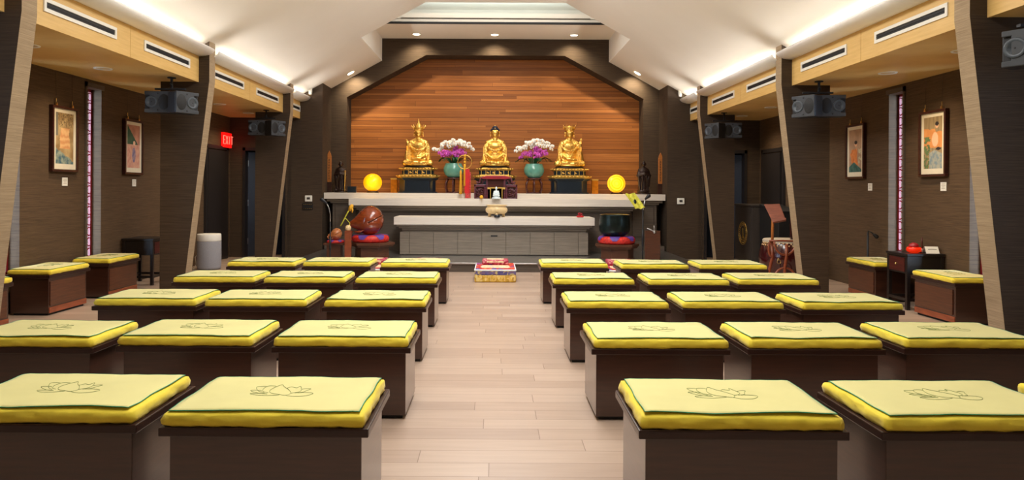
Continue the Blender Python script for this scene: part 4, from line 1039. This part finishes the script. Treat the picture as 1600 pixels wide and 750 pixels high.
# ------------------------------------------------ left: wooden fish drums
PZ = .125
def round_pad(name, r, h, label, loc, group=None):
    t = thing(name, label, 'cushion', loc, group=group)
    b = MB(); n = 36; prof = [(.001, 0), (r * .9, 0), (r * .985, h * .2), (r, h * .5), (r * .97, h * .8), (r * .86, h), (.001, h * .96)]
    b.lathe(prof, n); b.build('pad', 'broc_redsilk', t)
    b = MB()
    for k in range(6):
        a = PI / 3 * k + .25; pr = []
        vs = []
        for i in range(5):
            u = i / 4
            rr, zz = (r * 1.012, h * .45) if i == 0 else (r * 1.0, h * .75) if i == 1 else (r * .9, h * 1.005) if i == 2 else (r * .7, h * 1.01) if i == 3 else (r * .5, h * 1.005)
            wa = R(6 + 24 * u)
            vs += [(rr * math.cos(a - wa), rr * math.sin(a - wa), zz), (rr * math.cos(a), rr * math.sin(a), zz + .001), (rr * math.cos(a + wa), rr * math.sin(a + wa), zz)]
        f = []
        for i in range(4):
            for c in range(2): q = i * 3 + c; f.append((q, q + 1, q + 4, q + 3))
        b.add(vs, f, None, True)
    b.build('petal_panel', 'broc_violet', t)
    return t
def octstand(name, r, h, label, loc, mat='walnut_red'):
    t = thing(name, label, 'stand', loc)
    pl = lambda q: [(q * math.cos(PI / 3 * k), q * math.sin(PI / 3 * k)) for k in range(6)]
    b = MB(); b.prism(pl(r), h - .045, h, 'z'); b.prism(pl(r * .93), h - .075, h - .045, 'z'); b.build('top', mat, t, bevel=.004)
    b = MB(); b.prism(pl(r * .74), .03, h - .075, 'z'); b.build('body', mat, t, bevel=.003)
    b = MB(); b.prism(pl(r * .8), 0, .03, 'z'); b.build('foot', mat, t, bevel=.003)
    return t
def make_fish(L, mat, name, label, loc, rz=0):
    """slit wooden fish: round body, tail end tapering down to the left, slit on the right"""
    t = thing(name, label, 'percussion instrument', loc, rz)
    n, k = 40, 28; vs = []; fs = []
    for j in range(k + 1):
        u = j / k; x = -1 + 2 * u
        # profile radius along the length (tail at -1)
        rr = math.sqrt(max(0, 1 - ((u - .60) / .40) ** 2)) if u > .60 else .18 + .82 * math.sin(PI / 2 * max(0, (u - .0) / .60)) ** 1.5
        rr = max(.03, rr)
        cz = .84 * .5 + (.0 if u > .6 else -.12 * ((.6 - u) / .6) ** 1.3)
        for i in range(n):
            a = 2 * PI * i / n; vs.append((x * .5 * L, math.cos(a) * rr * .40 * L, (cz + math.sin(a) * rr * .42) * L))
    for j in range(k):
        for i in range(n): a = j * n + i; c = j * n + (i + 1) % n; fs.append((a, c, c + n, a + n))
    fs.append(tuple(range(n))); fs.append(tuple(k * n + i for i in range(n)))
    b = MB(); b.add(vs, fs, None, True); body = b.build('body', mat, t)
    c = MB(); A = Matrix.Translation((.24 * L, -.30 * L, .46 * L)) @ Matrix.Rotation(R(-28), 4, 'Y')
    c.box(-.20 * L, .5 * L, -.3 * L, .30 * L, -.012 * L, .012 * L, None, A); c.lathe([(.04 * L, -.3 * L), (.04 * L, .3 * L)], 16, None, Matrix.Translation((.07 * L, -.3 * L, .37 * L)) @ Matrix.Rotation(R(90), 4, 'X'))
    cut = c.build('cutter', 'black')
    md = body.modifiers.new('b', 'BOOLEAN'); md.operation = 'DIFFERENCE'; md.object = cut; md.solver = 'FAST'
    body.parent = None; bake(body); body.parent = t; bpy.data.objects.remove(cut)
    body.data.materials.clear(); body.data.materials.append(MT[mat]); body.data.polygons.foreach_set('material_index', [0] * len(body.data.polygons))
    b = MB()                          # carved scales, fins and handle
    for r_ in range(3):
        for q in range(7 - r_):
            x = (-.20 + q * .07 + r_ * .02) * L; a = R(118 - r_ * 16); u = (x / L + .5); rr = math.sqrt(max(.02, 1 - ((u - .60) / .40) ** 2)) if u > .6 else .18 + .82 * math.sin(PI / 2 * u / .6) ** 1.5
            cz = .42 - (0 if u > .6 else .12 * ((.6 - u) / .6) ** 1.3)
            b.ell((x, -abs(math.cos(a)) * rr * .40 * L, (cz + math.sin(a) * rr * .42) * L), (.018 * L, .012 * L, .012 * L), n=8, k=5)
    b.tube([(-.36 * L, -.10 * L, .12 * L), (-.28 * L, -.22 * L, .09 * L), (-.16 * L, -.30 * L, .10 * L), (-.06 * L, -.30 * L, .15 * L)], [.015 * L, .03 * L, .03 * L, .01 * L])
    b.tube([(-.46 * L, 0, .30 * L), (-.52 * L, -.03 * L, .22 * L), (-.50 * L, -.05 * L, .12 * L), (-.40 * L, -.06 * L, .07 * L)], [.04 * L, .05 * L, .04 * L, .03 * L])
    b.build('carving', mat, t)
    return t
octstand('drum_stand', .40, .285, 'dark brown six-sided stand under the big wooden fish drum', (-2.14, 11.95, PZ))
round_pad('round_cushion', .325, .125, 'round red and violet cushion under the big wooden fish drum', (-2.17, 11.95, PZ + .286), 'round silk cushions')
make_fish(.60, 'mokugyo', 'wooden_fish', 'big glossy red brown wooden fish drum, left of the low altar table', (-2.24, 11.95, PZ + .408), R(8))
t = thing('side_shelf', 'low dark wooden shelf stand holding the small wooden fish drum', 'stand', (-2.78, 11.9, PZ))
b = MB(); b.box(-.17, .18, -.13, .13, .235, .27); b.build('top', 'walnut_red', t, bevel=.004)
b = MB(); b.box(-.12, .12, -.09, .09, 0, .235); b.build('body', 'walnut_red', t)
round_pad('round_cushion', .15, .05, 'small red cushion under the small wooden fish drum', (-2.76, 11.87, PZ + .271), 'round silk cushions')
make_fish(.24, 'mokugyo_s', 'wooden_fish', 'small orange brown wooden fish drum on a red cushion, left of the big one', (-2.77, 11.87, PZ + .325), 0)
t = thing('mallet_post', 'square brown post topped by a white ball, in front of the big wooden fish drum', 'post', (-2.485, 11.6, PZ))
b = MB(); b.box(-.052, .052, -.04, .04, 0, .50); b.build('post', 'redbrown', t, bevel=.004)
b = MB(); b.ell((0, 0, .545), (.052, .052, .052)); b.build('ball', 'cream', t)
t = thing('drum_mallet', 'slim drum mallet wrapped in yellow cloth, standing beside the big wooden fish drum', 'mallet', (-2.5, 11.75, PZ + .5))
b = MB(); b.tube([(-.15, 0, .07), (-.12, 0, .12), (-.04, 0, .28), (.03, 0, .40)], [.012, .010, .011, .012]); b.tube([(0, 0, .0), (.01, 0, .12), (-.06, 0, .2), (-.09, 0, .18)], .006); b.build('handle', 'yellow_cloth', t)
b = MB(); b.tube([(.0, 0, .33), (.03, 0, .39), (.055, 0, .44)], [.02, .042, .02]); b.tube([(.03, 0, .40), (.06, -.01, .34), (.05, -.01, .30)], [.02, .016, .008]); b.build('wrapped_head', 'tassel_y', t)
def mic_stand(label, loc, pts, head, hz):
    t = thing('microphone_stand', label, 'microphone stand', loc)
    b = MB(); b.lathe([(.001, 0), (.11, 0), (.11, .012), (.02, .02), (.012, .05)], 20); b.build('base', 'black', t)
    b = MB(); b.tube([(0, 0, .03), (0, 0, hz)], .011); b.tube([(0, 0, hz * .3), (0, 0, hz * .62)], .018); b.build('pole', 'spk_cab', t)
    b = MB(); b.tube(pts, .008); b.build('gooseneck', 'steel', t)
    b = MB(); a, c = Vector(head[0]), Vector(head[1]); b.cap(a, c, .018, .034); b.build('microphone', 'spk_cab', t); return t
mic_stand('black microphone stand with a bent chrome gooseneck, left of the wooden fish drums', (-2.73, 11.35, PZ), [(0, 0, .66), (.0, 0, .78), (-.02, -.02, .90), (-.06, -.03, .97)], ((-.06, -.03, .97), (-.13, -.04, 1.03)), .66)
# ------------------------------------------------ right: bronze bowl
octstand('bowl_stand', .385, .28, 'dark brown six-sided stand under the bronze singing bowl', (2.15, 11.95, PZ))
round_pad('round_cushion', .325, .13, 'round red and violet cushion under the bronze singing bowl', (2.135, 11.95, PZ + .2805), 'round silk cushions')
t = thing('singing_bowl', 'large dark green bronze singing bowl on a round red cushion', 'singing bowl', (2.10, 11.95, PZ + .405))
b = MB(); b.lathe([(.001, 0), (.16, .005), (.235, .05), (.262, .11), (.27, .18), (.268, .27), (.255, .345), (.262, .375), (.258, .382), (.24, .375), (.235, .34), (.245, .27), (.24, .12), (.16, .03), (.001, .02)], 48); b.build('bowl', 'bowl', t)
ms = mic_stand('black microphone stand by the bronze bowl, carrying a yellow green cloth', (2.52, 11.6, PZ), [(0, 0, .85), (.01, 0, .95), (.035, -.02, 1.06)], ((.04, -.02, 1.07), (.09, -.03, 1.12)), .88)
b = MB(); A = Matrix.Translation((-.13, .06, 1.02)) @ Matrix.Rotation(R(-6), 4, 'Y') @ Matrix.Rotation(R(-20), 4, 'X')
b.prism([(-.13, .13), (.02, .13), (.15, -.125), (.01, -.12)], -.005, .005, 'y', None, A); b.tube([(0, 0, .93), (-.06, .05, .99), (-.12, .06, 1.02)], .01); rest = b.build('book_rest', 'spk_cab', ms)
b = MB(); vs = []; fs = []; nx, ny = 10, 14
for layer in (0, .006):
    for j in range(ny + 1):
        for i in range(nx + 1):
            u, v = i / nx, j / ny; x = -.145 + .165 * u + .135 * v; vs.append((x, -.026 - .010 * math.sin(u * 13 + v * 3) + layer, .145 - .285 * v + .010 * math.sin(u * 9)))
nn = (nx + 1) * (ny + 1)
for j in range(ny):
    for i in range(nx): a = j * (nx + 1) + i; q = (a, a + 1, a + nx + 2, a + nx + 1); fs.append(q); fs.append(tuple(nn + z for z in reversed(q)))
b.add(vs, fs, None, True, A); b.ell((0, -.036, -.01), (.025, .006, .04), 'bowl', M=A); cl = b.build('cloth', 'yellow_cloth', rest); cl['label'] = 'yellow green patterned cloth'
t = thing('wooden_lectern', 'brown upright board topped by a metal striker, right of the bronze bowl', 'stand', (2.72, 11.75, PZ))
b = MB(); b.box(-.13, .13, -.02, .02, 0, .52); b.build('board', 'walnut_red', t, bevel=.004)
b = MB(); b.tube([(-.10, -.02, .56), (-.04, -.02, .54), (.03, -.02, .50), (.06, -.02, .49)], .011); b.tube([(.02, -.02, .50), (.025, -.02, .56), (.02, -.02, .61)], .010); b.ell((.03, -.02, .50), (.028, .022, .028), n=10, k=6); b.build('striker', 'steel', t)
# ================================================================== SIDE AREAS
# podium with round emblem
t = thing('podium', 'dark podium with a round gold emblem, behind the drum on the right', 'podium', (4.60, 12.2, 0))
b = MB(); b.box(0, .48, 0, .86, .04, 1.06); b.build('body', 'charcoal', t, bevel=.004)
b = MB(); b.box(-.02, .50, -.02, .88, 1.06, 1.095); b.build('top', 'charcoal', t, bevel=.004)
b = MB(); b.box(-.006, .0, .05, .81, .1, .93); b.build('front_panel', 'charcoal', t, bevel=.003)
b = MB(); A = Matrix.Translation((-.008, .43, .555)) @ Matrix.Rotation(R(90), 4, 'Y')
for r_, th in ((.21, .006), (.145, .004)): b.tube([A @ Vector((r_ * math.cos(a), r_ * math.sin(a), 0)) for a in [2 * PI * i / 40 for i in range(40)]], th, closed=True, n=5)
for k in range(26):
    a = 2 * PI * k / 26; c, s = math.cos(a), math.sin(a)
    b.tube([A @ Vector((.162 * c, .162 * s, 0)), A @ Vector((.194 * c, .194 * s, 0))], .006, n=4)
b.ell((-.010, .43, .62), (.006, .028, .035), n=10, k=6); b.prism([(.40, .50), (.46, .50), (.455, .60), (.405, .60)], -.012, -.004, 'x'); b.prism([(.37, .46), (.49, .46), (.47, .50), (.39, .50)], -.012, -.004, 'x'); b.box(-.012, -.004, .385, .475, .425, .445)
b.build('emblem', 'gold_dull', t)
t = thing('equipment_cabinet', 'black cabinet with a slanted top standing between the podium and the drum', 'cabinet', (4.72, 11.35, 0))
b = MB(); b.prism([(0, 0), (.8, 0), (.8, 1.08), (.0, .98)], 0, .36, 'x'); b.build('body', 'black', t, bevel=.01)
b = MB(); b.prism([(-.01, .98), (.81, 1.08), (.81, 1.105), (-.01, 1.005)], -.01, .37, 'x'); b.build('top', 'spk_cab', t, bevel=.004)
# barrel drum in its stand
t = thing('barrel_drum', 'maroon barrel drum with a studded hide head, half hidden by the right fin', 'drum', (4.62, 10.75, .0))
t.scale = (1, 1, 1.1)
b = MB(); b.lathe([(.36, 0), (.385, .06), (.42, .18), (.43, .27), (.42, .36), (.385, .47), (.36, .52)], 40); b.build('shell', 'drum', t)
b = MB(); b.lathe([(.37, .50), (.372, .52), (.36, .532), (.001, .535)], 40, cap=False); b.lathe([(.366, .46), (.376, .47), (.374, .52)], 40, cap=False); b.build('drum_head', 'skin', t)
st0 = None
for z, rr in ((.485, .385), (.455, .39), (.03, .375)):
    for k in range(44):
        a = 2 * PI * (k + .5 * (z < .47)) / 44
        if math.sin(a) > .12: continue
        if st0 is None: st0 = MB().ell((0, 0, 0), (.012, .012, .012), n=6, k=4).build('stud', 'cream', t); q = st0
        else: q = st0.copy(); col.objects.link(q)
        q.location = (rr * math.cos(a), rr * math.sin(a), z)
b = MB(); b.tube([(-.28 + .028 * math.cos(a), -.34, .24 + .028 * math.sin(a)) for a in [2 * PI * i / 14 for i in range(14)]], .006, closed=True); b.ell((-.28, -.325, .27), (.02, .012, .02), n=8, k=6); b.build('ring_handle', 'brass', t)
t = thing('drum_rack', 'curved red brown wooden rack in front of the barrel drum', 'rack', (4.20, 10.2, 0))
b = MB()
b.tube([(-.10, -.02, .60), (.1, -.02, .60), (.5, -.10, .595)], .014); b.build('top_rail', 'redbrown', t)
b = MB(); b.tube([(-.05, .02, .60), (-.04, .02, .35), (-.09, .02, .12), (-.1, .02, .0)], .022, n=6); b.build('leg', 'redbrown', t)
b = MB(); b.tube([(.14, -.06, .55), (.135, -.06, .35), (.11, -.06, .18), (.12, -.06, .0)], .022, n=6); b.build('leg', 'redbrown', t)
b = MB(); b.tube([(.12 + .16 * math.cos(a), -.05, .59 + .2 * math.sin(a)) for a in [R(180 + 18 * i) for i in range(11)]], .016); b.build('curved_brace', 'redbrown', t)
b = MB(); b.tube([(.12 + .17 * math.cos(a), -.05, .0 + .20 * math.sin(a)) for a in [R(18 * i) for i in range(11)]], .016); b.build('curved_brace', 'redbrown', t)
b = MB(); b.tube([(-.06 + .045 * math.cos(a), .0, .48 + .12 * math.sin(a)) for a in [R(90 + 18 * i) for i in range(11)]], .014); b.build('curved_brace', 'redbrown', t)
b = MB(); b.tube([(-.05, .0, .60), (-.045, .0, .84), (-.04, .0, 1.0)], .02, n=6); b.build('post', 'orange_wood', t)
t = thing('music_rest', 'tilted orange brown book rest board above the drum rack', 'book rest', (4.17, 10.18, 1.0))
b = MB(); A = Matrix.Rotation(R(-8), 4, 'Y') @ Matrix.Rotation(R(-24), 4, 'Z') @ Matrix.Rotation(R(-28), 4, 'X')
b.prism([(-.13, .17), (.09, .15), (.15, -.13), (-.03, -.15)], -.012, .012, 'y', None, A); b.build('board', 'redbrown', t, bevel=.003)
b = MB(); b.prism([(-.03, -.15), (.15, -.13), (.155, -.10), (-.025, -.12)], -.045, -.012, 'y', None, A); b.build('ledge', 'redbrown', t, bevel=.003)
t = thing('bell_post', 'dark red wooden post standing on the drum, with a small bell behind', 'post', (4.63, 10.62, .585))
b = MB(); b.box(-.025, .025, -.025, .025, 0, .46); b.box(-.03, .16, -.015, .015, .40, .43); b.build('post', 'drum', t, bevel=.003)
b = MB(); b.tube([(.12, 0, .42), (.12, 0, .24)], .004, n=5); b.lathe([(.055, 0), (.045, .02), (.035, .08), (.03, .13), (.012, .15), (.001, .155)], 18, None, Matrix.Translation((.12, 0, .09))); b.build('bell', 'gold', t)

# side tables
def side_table(W, D, H, label, loc, rz):
    """+y is the drawer side"""
    t = thing('side_table', label, 'side table', loc, rz); w_, d_ = W / 2, D / 2
    b = MB(); b.box(-w_ - .01, w_ + .01, -d_ - .01, d_ + .01, H - .03, H); b.build('table_top', 'blackwood', t, bevel=.005)
    for sx in (-1, 1):
        for sy in (-1, 1):
            b = MB(); b.box(*sorted((sx * w_, sx * (w_ - .04))), *sorted((sy * d_, sy * (d_ - .04))), 0, H - .03); b.build('leg', 'blackwood', t, bevel=.003)
    b = MB(); b.box(-w_ + .01, w_ - .01, -d_ + .005, d_ - .008, H - .23, H - .03); b.build('apron_box', 'blackwood', t)
    b = MB(); b.box(-w_ + .05, w_ - .05, d_ - .01, d_ + .004, H - .21, H - .05); dr = b.build('drawer', 'rosewood', t, bevel=.004)
    b = MB(); b.ell((0, d_ + .012, H - .13), (.012, .012, .012), n=8, k=6); b.build('knob', 'brass', dr)
    b = MB()
    for sy in (-1, 1): b.box(-w_ + .03, w_ - .03, *sorted((sy * d_, sy * (d_ - .025))), .10, .13)
    for sx in (-1, 1): b.box(*sorted((sx * w_, sx * (w_ - .025))), -d_ + .03, d_ - .03, .10, .13)
    b.build('stretcher', 'blackwood', t)
    return t
side_table(.40, .42, .64, 'black wooden side table with a drawer against the right wall, holding small objects', (4.89, 7.94, 0), R(90))
side_table(.46, .42, .64, 'black wooden side table with a drawer against the left wall, behind the benches', (-4.88, 9.57, 0), R(-90))
t = thing('red_glass_lamp', 'red glass bowl with a dark red lid on the right side table', 'bowl', (4.84, 7.88, .64))
b = MB(); b.lathe([(.035, 0), (.07, .015), (.078, .04), (.07, .065), (.001, .066)], 24); b.build('bowl', 'exit_bowl', t)
b = MB(); b.lathe([(.05, .066), (.055, .08), (.045, .10), (.02, .115), (.001, .118)], 20); b.build('lid', 'redlac', t)
t = thing('small_bell', 'small chrome bell with an upright handle on the right side table', 'bell', (4.93, 7.87, .64))
b = MB(); b.lathe([(.022, 0), (.02, .02), (.008, .04), (.006, .05)], 14); b.build('bell', 'steel', t)
b = MB(); b.tube([(0, 0, .05), (-.002, 0, .12), (-.004, 0, .18)], [.006, .009, .006]); b.build('handle', 'rosewood', t)
t = thing('name_card', 'white folded name card standing on the right side table', 'card', (5.02, 7.85, .64), R(-10))
b = MB(); b.prism([(-.05, 0), (-.002, .075), (.002, .075), (.05, 0), (.046, 0), (0, .068), (-.046, 0)], -.07, .07, 'x'); b.build('card', 'white', t)
b = MB(); A = Matrix.Translation((0, -.026, .0385)) @ Matrix.Rotation(math.atan2(.048, .075), 4, 'X')
for k, w_ in enumerate((.045, .03)): b.box(-w_, w_, -.0022, -.001, .008 - k * .022, .014 - k * .022, None, A)
b.build('print', 'charcoal', t)
t = thing('floor_microphone', 'slim black microphone stand with a bent neck by the right slit window', 'microphone stand', (4.97, 8.97 + .12, 0))
b = MB(); b.lathe([(.001, 0), (.09, 0), (.09, .012), (.015, .02)], 16); b.build('base', 'black', t)
b = MB(); b.tube([(0, 0, .02), (0, 0, .80)], .014); b.build('pole', 'spk_cab', t)
b = MB(); b.tube([(0, 0, .78), (0, -.01, .82), (.03, -.03, .80), (.06, -.05, .77)], .008); b.cap((.06, -.05, .77), (.085, -.06, .745), .02, .026); b.build('microphone', 'black', t)

# air purifier on the left
t = thing('air_purifier', 'round grey fabric air purifier with a white top, far left', 'air purifier', (-4.70, 11.25, 0))
b = MB(); b.lathe([(.16, 0), (.185, .02), (.19, .05), (.19, .46), (.185, .47)], 40); b.build('body', 'grey', t)
b = MB(); b.lathe([(.187, .465), (.189, .48), (.186, .57), (.178, .582), (.12, .575), (.001, .572)], 40); b.build('top_ring', 'white', t)
b = MB(); b.tube([(-.18, 0, .25), (-.22, -.02, .2), (-.21, 0, .08), (-.23, -.04, .01), (-.3, 0, .008)], .006, n=6); b.build('cord', 'white', t)

# speakers
def make_speaker():
    """baffle faces -y; woofer at -x end, horn at +x end with a notched baffle"""
    t = thing('loudspeaker', '', 'loudspeaker')
    b = MB(); b.box(-.15, .15, -.10, .06, -.13, .13); b.build('cabinet', 'spk_cab', t, bevel=.012)
    b = MB(); b.prism([(-.15, -.13), (.145, -.13), (.145, -.088), (.085, -.088), (.085, .088), (.145, .088), (.145, .13), (-.15, .13)], -.125, -.10); b.build('baffle', 'spk', t, bevel=.006)
    A = Matrix.Translation((.062, -.127, 0)) @ Matrix.Rotation(R(90), 4, 'X')
    b = MB(); b.lathe([(.072, .002), (.066, .008), (.045, -.004), (.025, -.012), (.012, -.018), (.001, -.018)], 28, None, A, cap=False); b.lathe([(.072, .004), (.072, -.027)], 28, None, A, cap=False); b.build('horn', 'horn', t)
    b = MB(); b.lathe([(.001, -.0), (.018, -.006)], 14, None, A, cap=False); b.build('tweeter', 'black', t)
    b = MB(); A = Matrix.Translation((-.082, -.127, 0)) @ Matrix.Rotation(R(90), 4, 'X')
    b.lathe([(.001, .003), (.055, .003), (.062, .0)], 28, None, A, sx=1, sy=1.55, cap=False); b.build('woofer_grille', 'black', t)
    for z in (-.1, .1):
        b = MB(); b.lathe([(.001, .002), (.010, .0)], 10, None, Matrix.Translation((-.012, -.127, z)) @ Matrix.Rotation(R(90), 4, 'X'), cap=False); b.build('port', 'black', t)
    return t
SP = make_speaker(); f1 = True
brk = None
for s in (-1, 1):
    sd = 'left' if s < 0 else 'right'
    for k, (y, lab) in enumerate(((4.95, 'nearest'), (8.42, 'middle'), (11.9, 'farthest'))):
        for unit in (0, 1):
            # unit 0: outer, faces the camera; unit 1: inner, turned towards the aisle
            if k == 0 and s < 0: continue
            o = SP if f1 else copy_tree(SP); f1 = False
            if unit == 0: o.location = (s * 4.125, y, 2.385); rz = R(0 + s * 2); flip = s < 0
            else: o.location = (s * 3.82, y - .09, 2.37); rz = R(-48) * s * -1 * -1; flip = s > 0
            # yaw: face normal -y turned towards the aisle centre (x=0)
            rz = (R(6) * -s) if unit == 0 else (R(56) * -s)
            o.rotation_euler = (0, 0, rz)
            if flip: o.rotation_euler = (0, R(180), rz)
            if unit == 1: o.rotation_euler[0] = R(0)
            o['group'] = 'loudspeakers hung from the soffit'
            o['label'] = ('grey loudspeaker facing the seats, outer one of the %s pair on the %s' if unit == 0 else 'grey loudspeaker turned to the aisle, inner one of the %s pair on the %s') % (lab, sd)
            if unit == 1: inner = o
        if k == 0 and s < 0: continue
        if brk is None:
            t = thing('speaker_bracket', '', 'bracket'); brk = t
            b = MB(); b.lathe([(.001, 0), (.05, 0), (.05, -.012), (.001, -.012)], 18); b.box(-.012, .012, -.012, .012, -.14, -.01); b.build('ceiling_mount', 'black', t)
            b = MB(); b.box(-.20, .17, -.02, .02, -.155, -.135); b.ell((0, -.02, -.09), (.018, .014, .016), n=8, k=6); b.build('arm', 'spk_cab', t); bo = t
        else: bo = copy_tree(brk)
        bo.location = (s * 3.99, y, SOF); bo['label'] = 'black mounting bracket above the %s pair of speakers on the %s' % (lab, sd); bo['group'] = 'speaker brackets'
        for z in (0,): pass

# pictures
def lerp(a, b_, t_): return tuple(a[i] + (b_[i] - a[i]) * t_ for i in range(3))
def painting(kind, rng):
    """colour of a brush painting at u (0..1 across), v (0..1 up)"""
    O = Vector((rng.random() * 50, rng.random() * 50, 0))
    def fbm(u, v, s): return sum(noise.noise(Vector((u * s * 2 ** k, v * s * 2 ** k * 1.6, k)) + O) / 2 ** k for k in range(4))
    C = lambda *c: srgb(*c)[:3]
    def f(u, v):
        n = fbm(u, v, 2.5); n2 = fbm(u, v, 7)
        if kind == 0:
            c = lerp(C(196, 168, 118), C(150, 118, 74), min(1, max(0, .5 + n)))
            if v > .72 and abs(n2) < .12: c = C(120, 98, 66)
            if .30 < v < .70 and .25 < u + .1 * n < .80: c = lerp(C(214, 150, 96), C(232, 186, 128), .5 + .5 * math.sin(v * 40 + n * 4))
            if v < .30 - .25 * u + .04 * n2: c = lerp(C(60, 100, 116), C(160, 170, 150), min(1, max(0, .5 + n2)))
            if u < .12 and v > .55: c = C(120, 118, 104)
        elif kind == 1:
            c = lerp(C(206, 150, 124), C(178, 120, 98), min(1, max(0, .5 + n)))
            if u < .95 - (v - .5) * 1.9 and .52 < v < 1.0: c = lerp(C(44, 84, 66), C(70, 100, 74), .5 + n)
            if v < .55: c = lerp(C(210, 150, 130), C(224, 176, 150), min(1, max(0, .5 + n2)))
            if (u - .52) ** 2 / .02 + (v - .30) ** 2 / .03 < 1: c = lerp(C(120, 110, 150), C(170, 150, 160), .5 + n2)
            if (u - .55) ** 2 / .008 + (v - .58) ** 2 / .003 < 1: c = C(240, 200, 170)
        elif kind == 2:
            c = lerp(C(168, 138, 112), C(196, 160, 128), min(1, max(0, .5 + n)))
            if (u - .42) ** 2 / .09 + (v - .30) ** 2 / .055 < 1 + n: c = lerp(C(226, 140, 74), C(206, 118, 60), .5 + n2)
            if (u - .55) ** 2 / .012 + (v - .66) ** 2 / .004 < 1: c = C(232, 180, 140)
            if (u - .55) ** 2 / .014 + (v - .695) ** 2 / .002 < 1: c = C(40, 34, 34)
            if v < .14 + .1 * (1 - abs(u - .4) * 3): c = lerp(C(70, 110, 100), C(40, 80, 74), .5 + n2)
            if u > .75 and .2 < v < .55 and n2 > 0: c = C(200, 196, 160)
        else:
            c = lerp(C(176, 152, 110), C(140, 120, 88), min(1, max(0, .5 + fbm(u * 4, v * .6, 2.5))))
            if .40 < v < .80 - .1 * u + .05 * n: c = lerp(C(216, 138, 72), C(228, 158, 92), .5 + n)
            if (u - .62) ** 2 / .03 + (v - .56) ** 2 / .02 < 1: c = C(240, 190, 150)
            if (u - .72) ** 2 / .008 + (v - .83) ** 2 / .003 < 1: c = C(226, 176, 136)
            if (u - .72) ** 2 / .010 + (v - .86) ** 2 / .0016 < 1: c = C(44, 36, 36)
            if u < .36 + .1 * n and v < .62 and n2 > -.05: c = lerp(C(56, 92, 60), C(110, 130, 80), .5 + n2)
            if v < .36 - .2 * abs(u - .6) and u > .3: c = lerp(C(176, 176, 160), C(130, 150, 160), min(1, max(0, .5 + n2 * 1.5)))
            if (u - .8) ** 2 / .02 + (v - .38) ** 2 / .0008 < 1: c = C(50, 40, 40)
        return c
    return f
pics = [(-1, 8.08, 0, 'framed scroll painting of golden brown mountains and rocks on the left wall, nearer one'), (-1, 9.62, 1, 'framed scroll painting with a dark green slope on the left wall, farther one'),
        (1, 9.65, 2, 'framed painting of a small orange robed figure, farther one on the right wall'), (1, 7.94, 3, 'framed painting of a large orange robe among leaves, nearer one on the right wall')]
for s, y, kind, lab in pics:
    t = thing('framed_painting', lab, 'painting', (s * (WX - .004), y, 1.905), R(90) if s > 0 else R(-90), group='framed scroll paintings')
    # local: x along the wall, -y towards the room  (for s>0 rz=90: -y -> +x ... flipped below)
    t.rotation_euler = (0, 0, R(-90) if s > 0 else R(90))
    w_, h_, fw = .245, .385, .03
    b = MB()
    for (x0, x1, z0_, z1_) in ((-w_, w_, h_ - fw, h_), (-w_, w_, -h_, -h_ + fw), (-w_, -w_ + fw, -h_ + fw, h_ - fw), (w_ - fw, w_, -h_ + fw, h_ - fw)): b.box(x0, x1, -.045, 0, z0_, z1_)
    b.build('frame', 'frame', t, bevel=.004)
    b = MB(); b.box(-w_ + fw, w_ - fw, -.024, -.01, -h_ + fw, h_ - fw); b.build('mount', 'mat', t)
    nx, ny = 44, 96; fn = painting(kind, random.Random(kind + 3)); ix, z0_, z1_ = .165, -.29, .31
    vs = [(-ix + 2 * ix * i / nx, -.0255, z0_ + (z1_ - z0_) * j / ny) for j in range(ny + 1) for i in range(nx + 1)]
    fs = [(j * (nx + 1) + i, j * (nx + 1) + i + 1, (j + 1) * (nx + 1) + i + 1, (j + 1) * (nx + 1) + i) for j in range(ny) for i in range(nx)]
    m = MB(); m.add(vs, fs, None); o = m.build('painting', 'paint', t)
    ca = o.data.color_attributes.new('Col', 'FLOAT_COLOR', 'POINT')
    for q in range(len(vs)): c = fn((q % (nx + 1)) / nx, (q // (nx + 1)) / ny); ca.data[q].color = (*c, 1)
    for sx in (-1, 1):
        b = MB(); b.prism([(-.018, 0), (.018, 0), (.006, .035), (-.006, .035)], -.03, -.015, 'y', None, Matrix.Translation((sx * .15, 0, h_)))
        b.tube([(sx * .15, -.02, h_ + .03), (sx * .15, -.02, h_ + .085)], .005, n=6); h = b.build('hanger', 'brass', t)
        b = MB(); b.tube([(sx * .15, -.02, h_ + .08), (sx * .15, -.012, SOF - 1.905)], .0011, n=4); b.build('wire', 'bronze', h)
for s, y, lab in ((-1, 8.12, 'small white caption card below the nearer painting on the left wall'), (-1, 9.68, 'small white caption card below the farther painting on the left wall'),
                  (1, 9.30, 'small white caption card below the farther painting on the right wall'), (1, 7.78, 'small white caption card below the nearer painting on the right wall')):
    t = thing('caption_card', lab, 'card', (s * (WX - .004), y, 1.405), R(-90) if s > 0 else R(90), group='caption cards')
    b = MB(); b.box(-.05, .05, -.006, 0, -.05, .05); b.build('card', 'white', t)
    b = MB()
    for k, w_ in enumerate((.03, .034, .022, .03)): b.box(-w_, w_, -.0072, -.0055, .026 - k * .016, .030 - k * .016)
    b.build('print', 'linen_fin_lit', t)
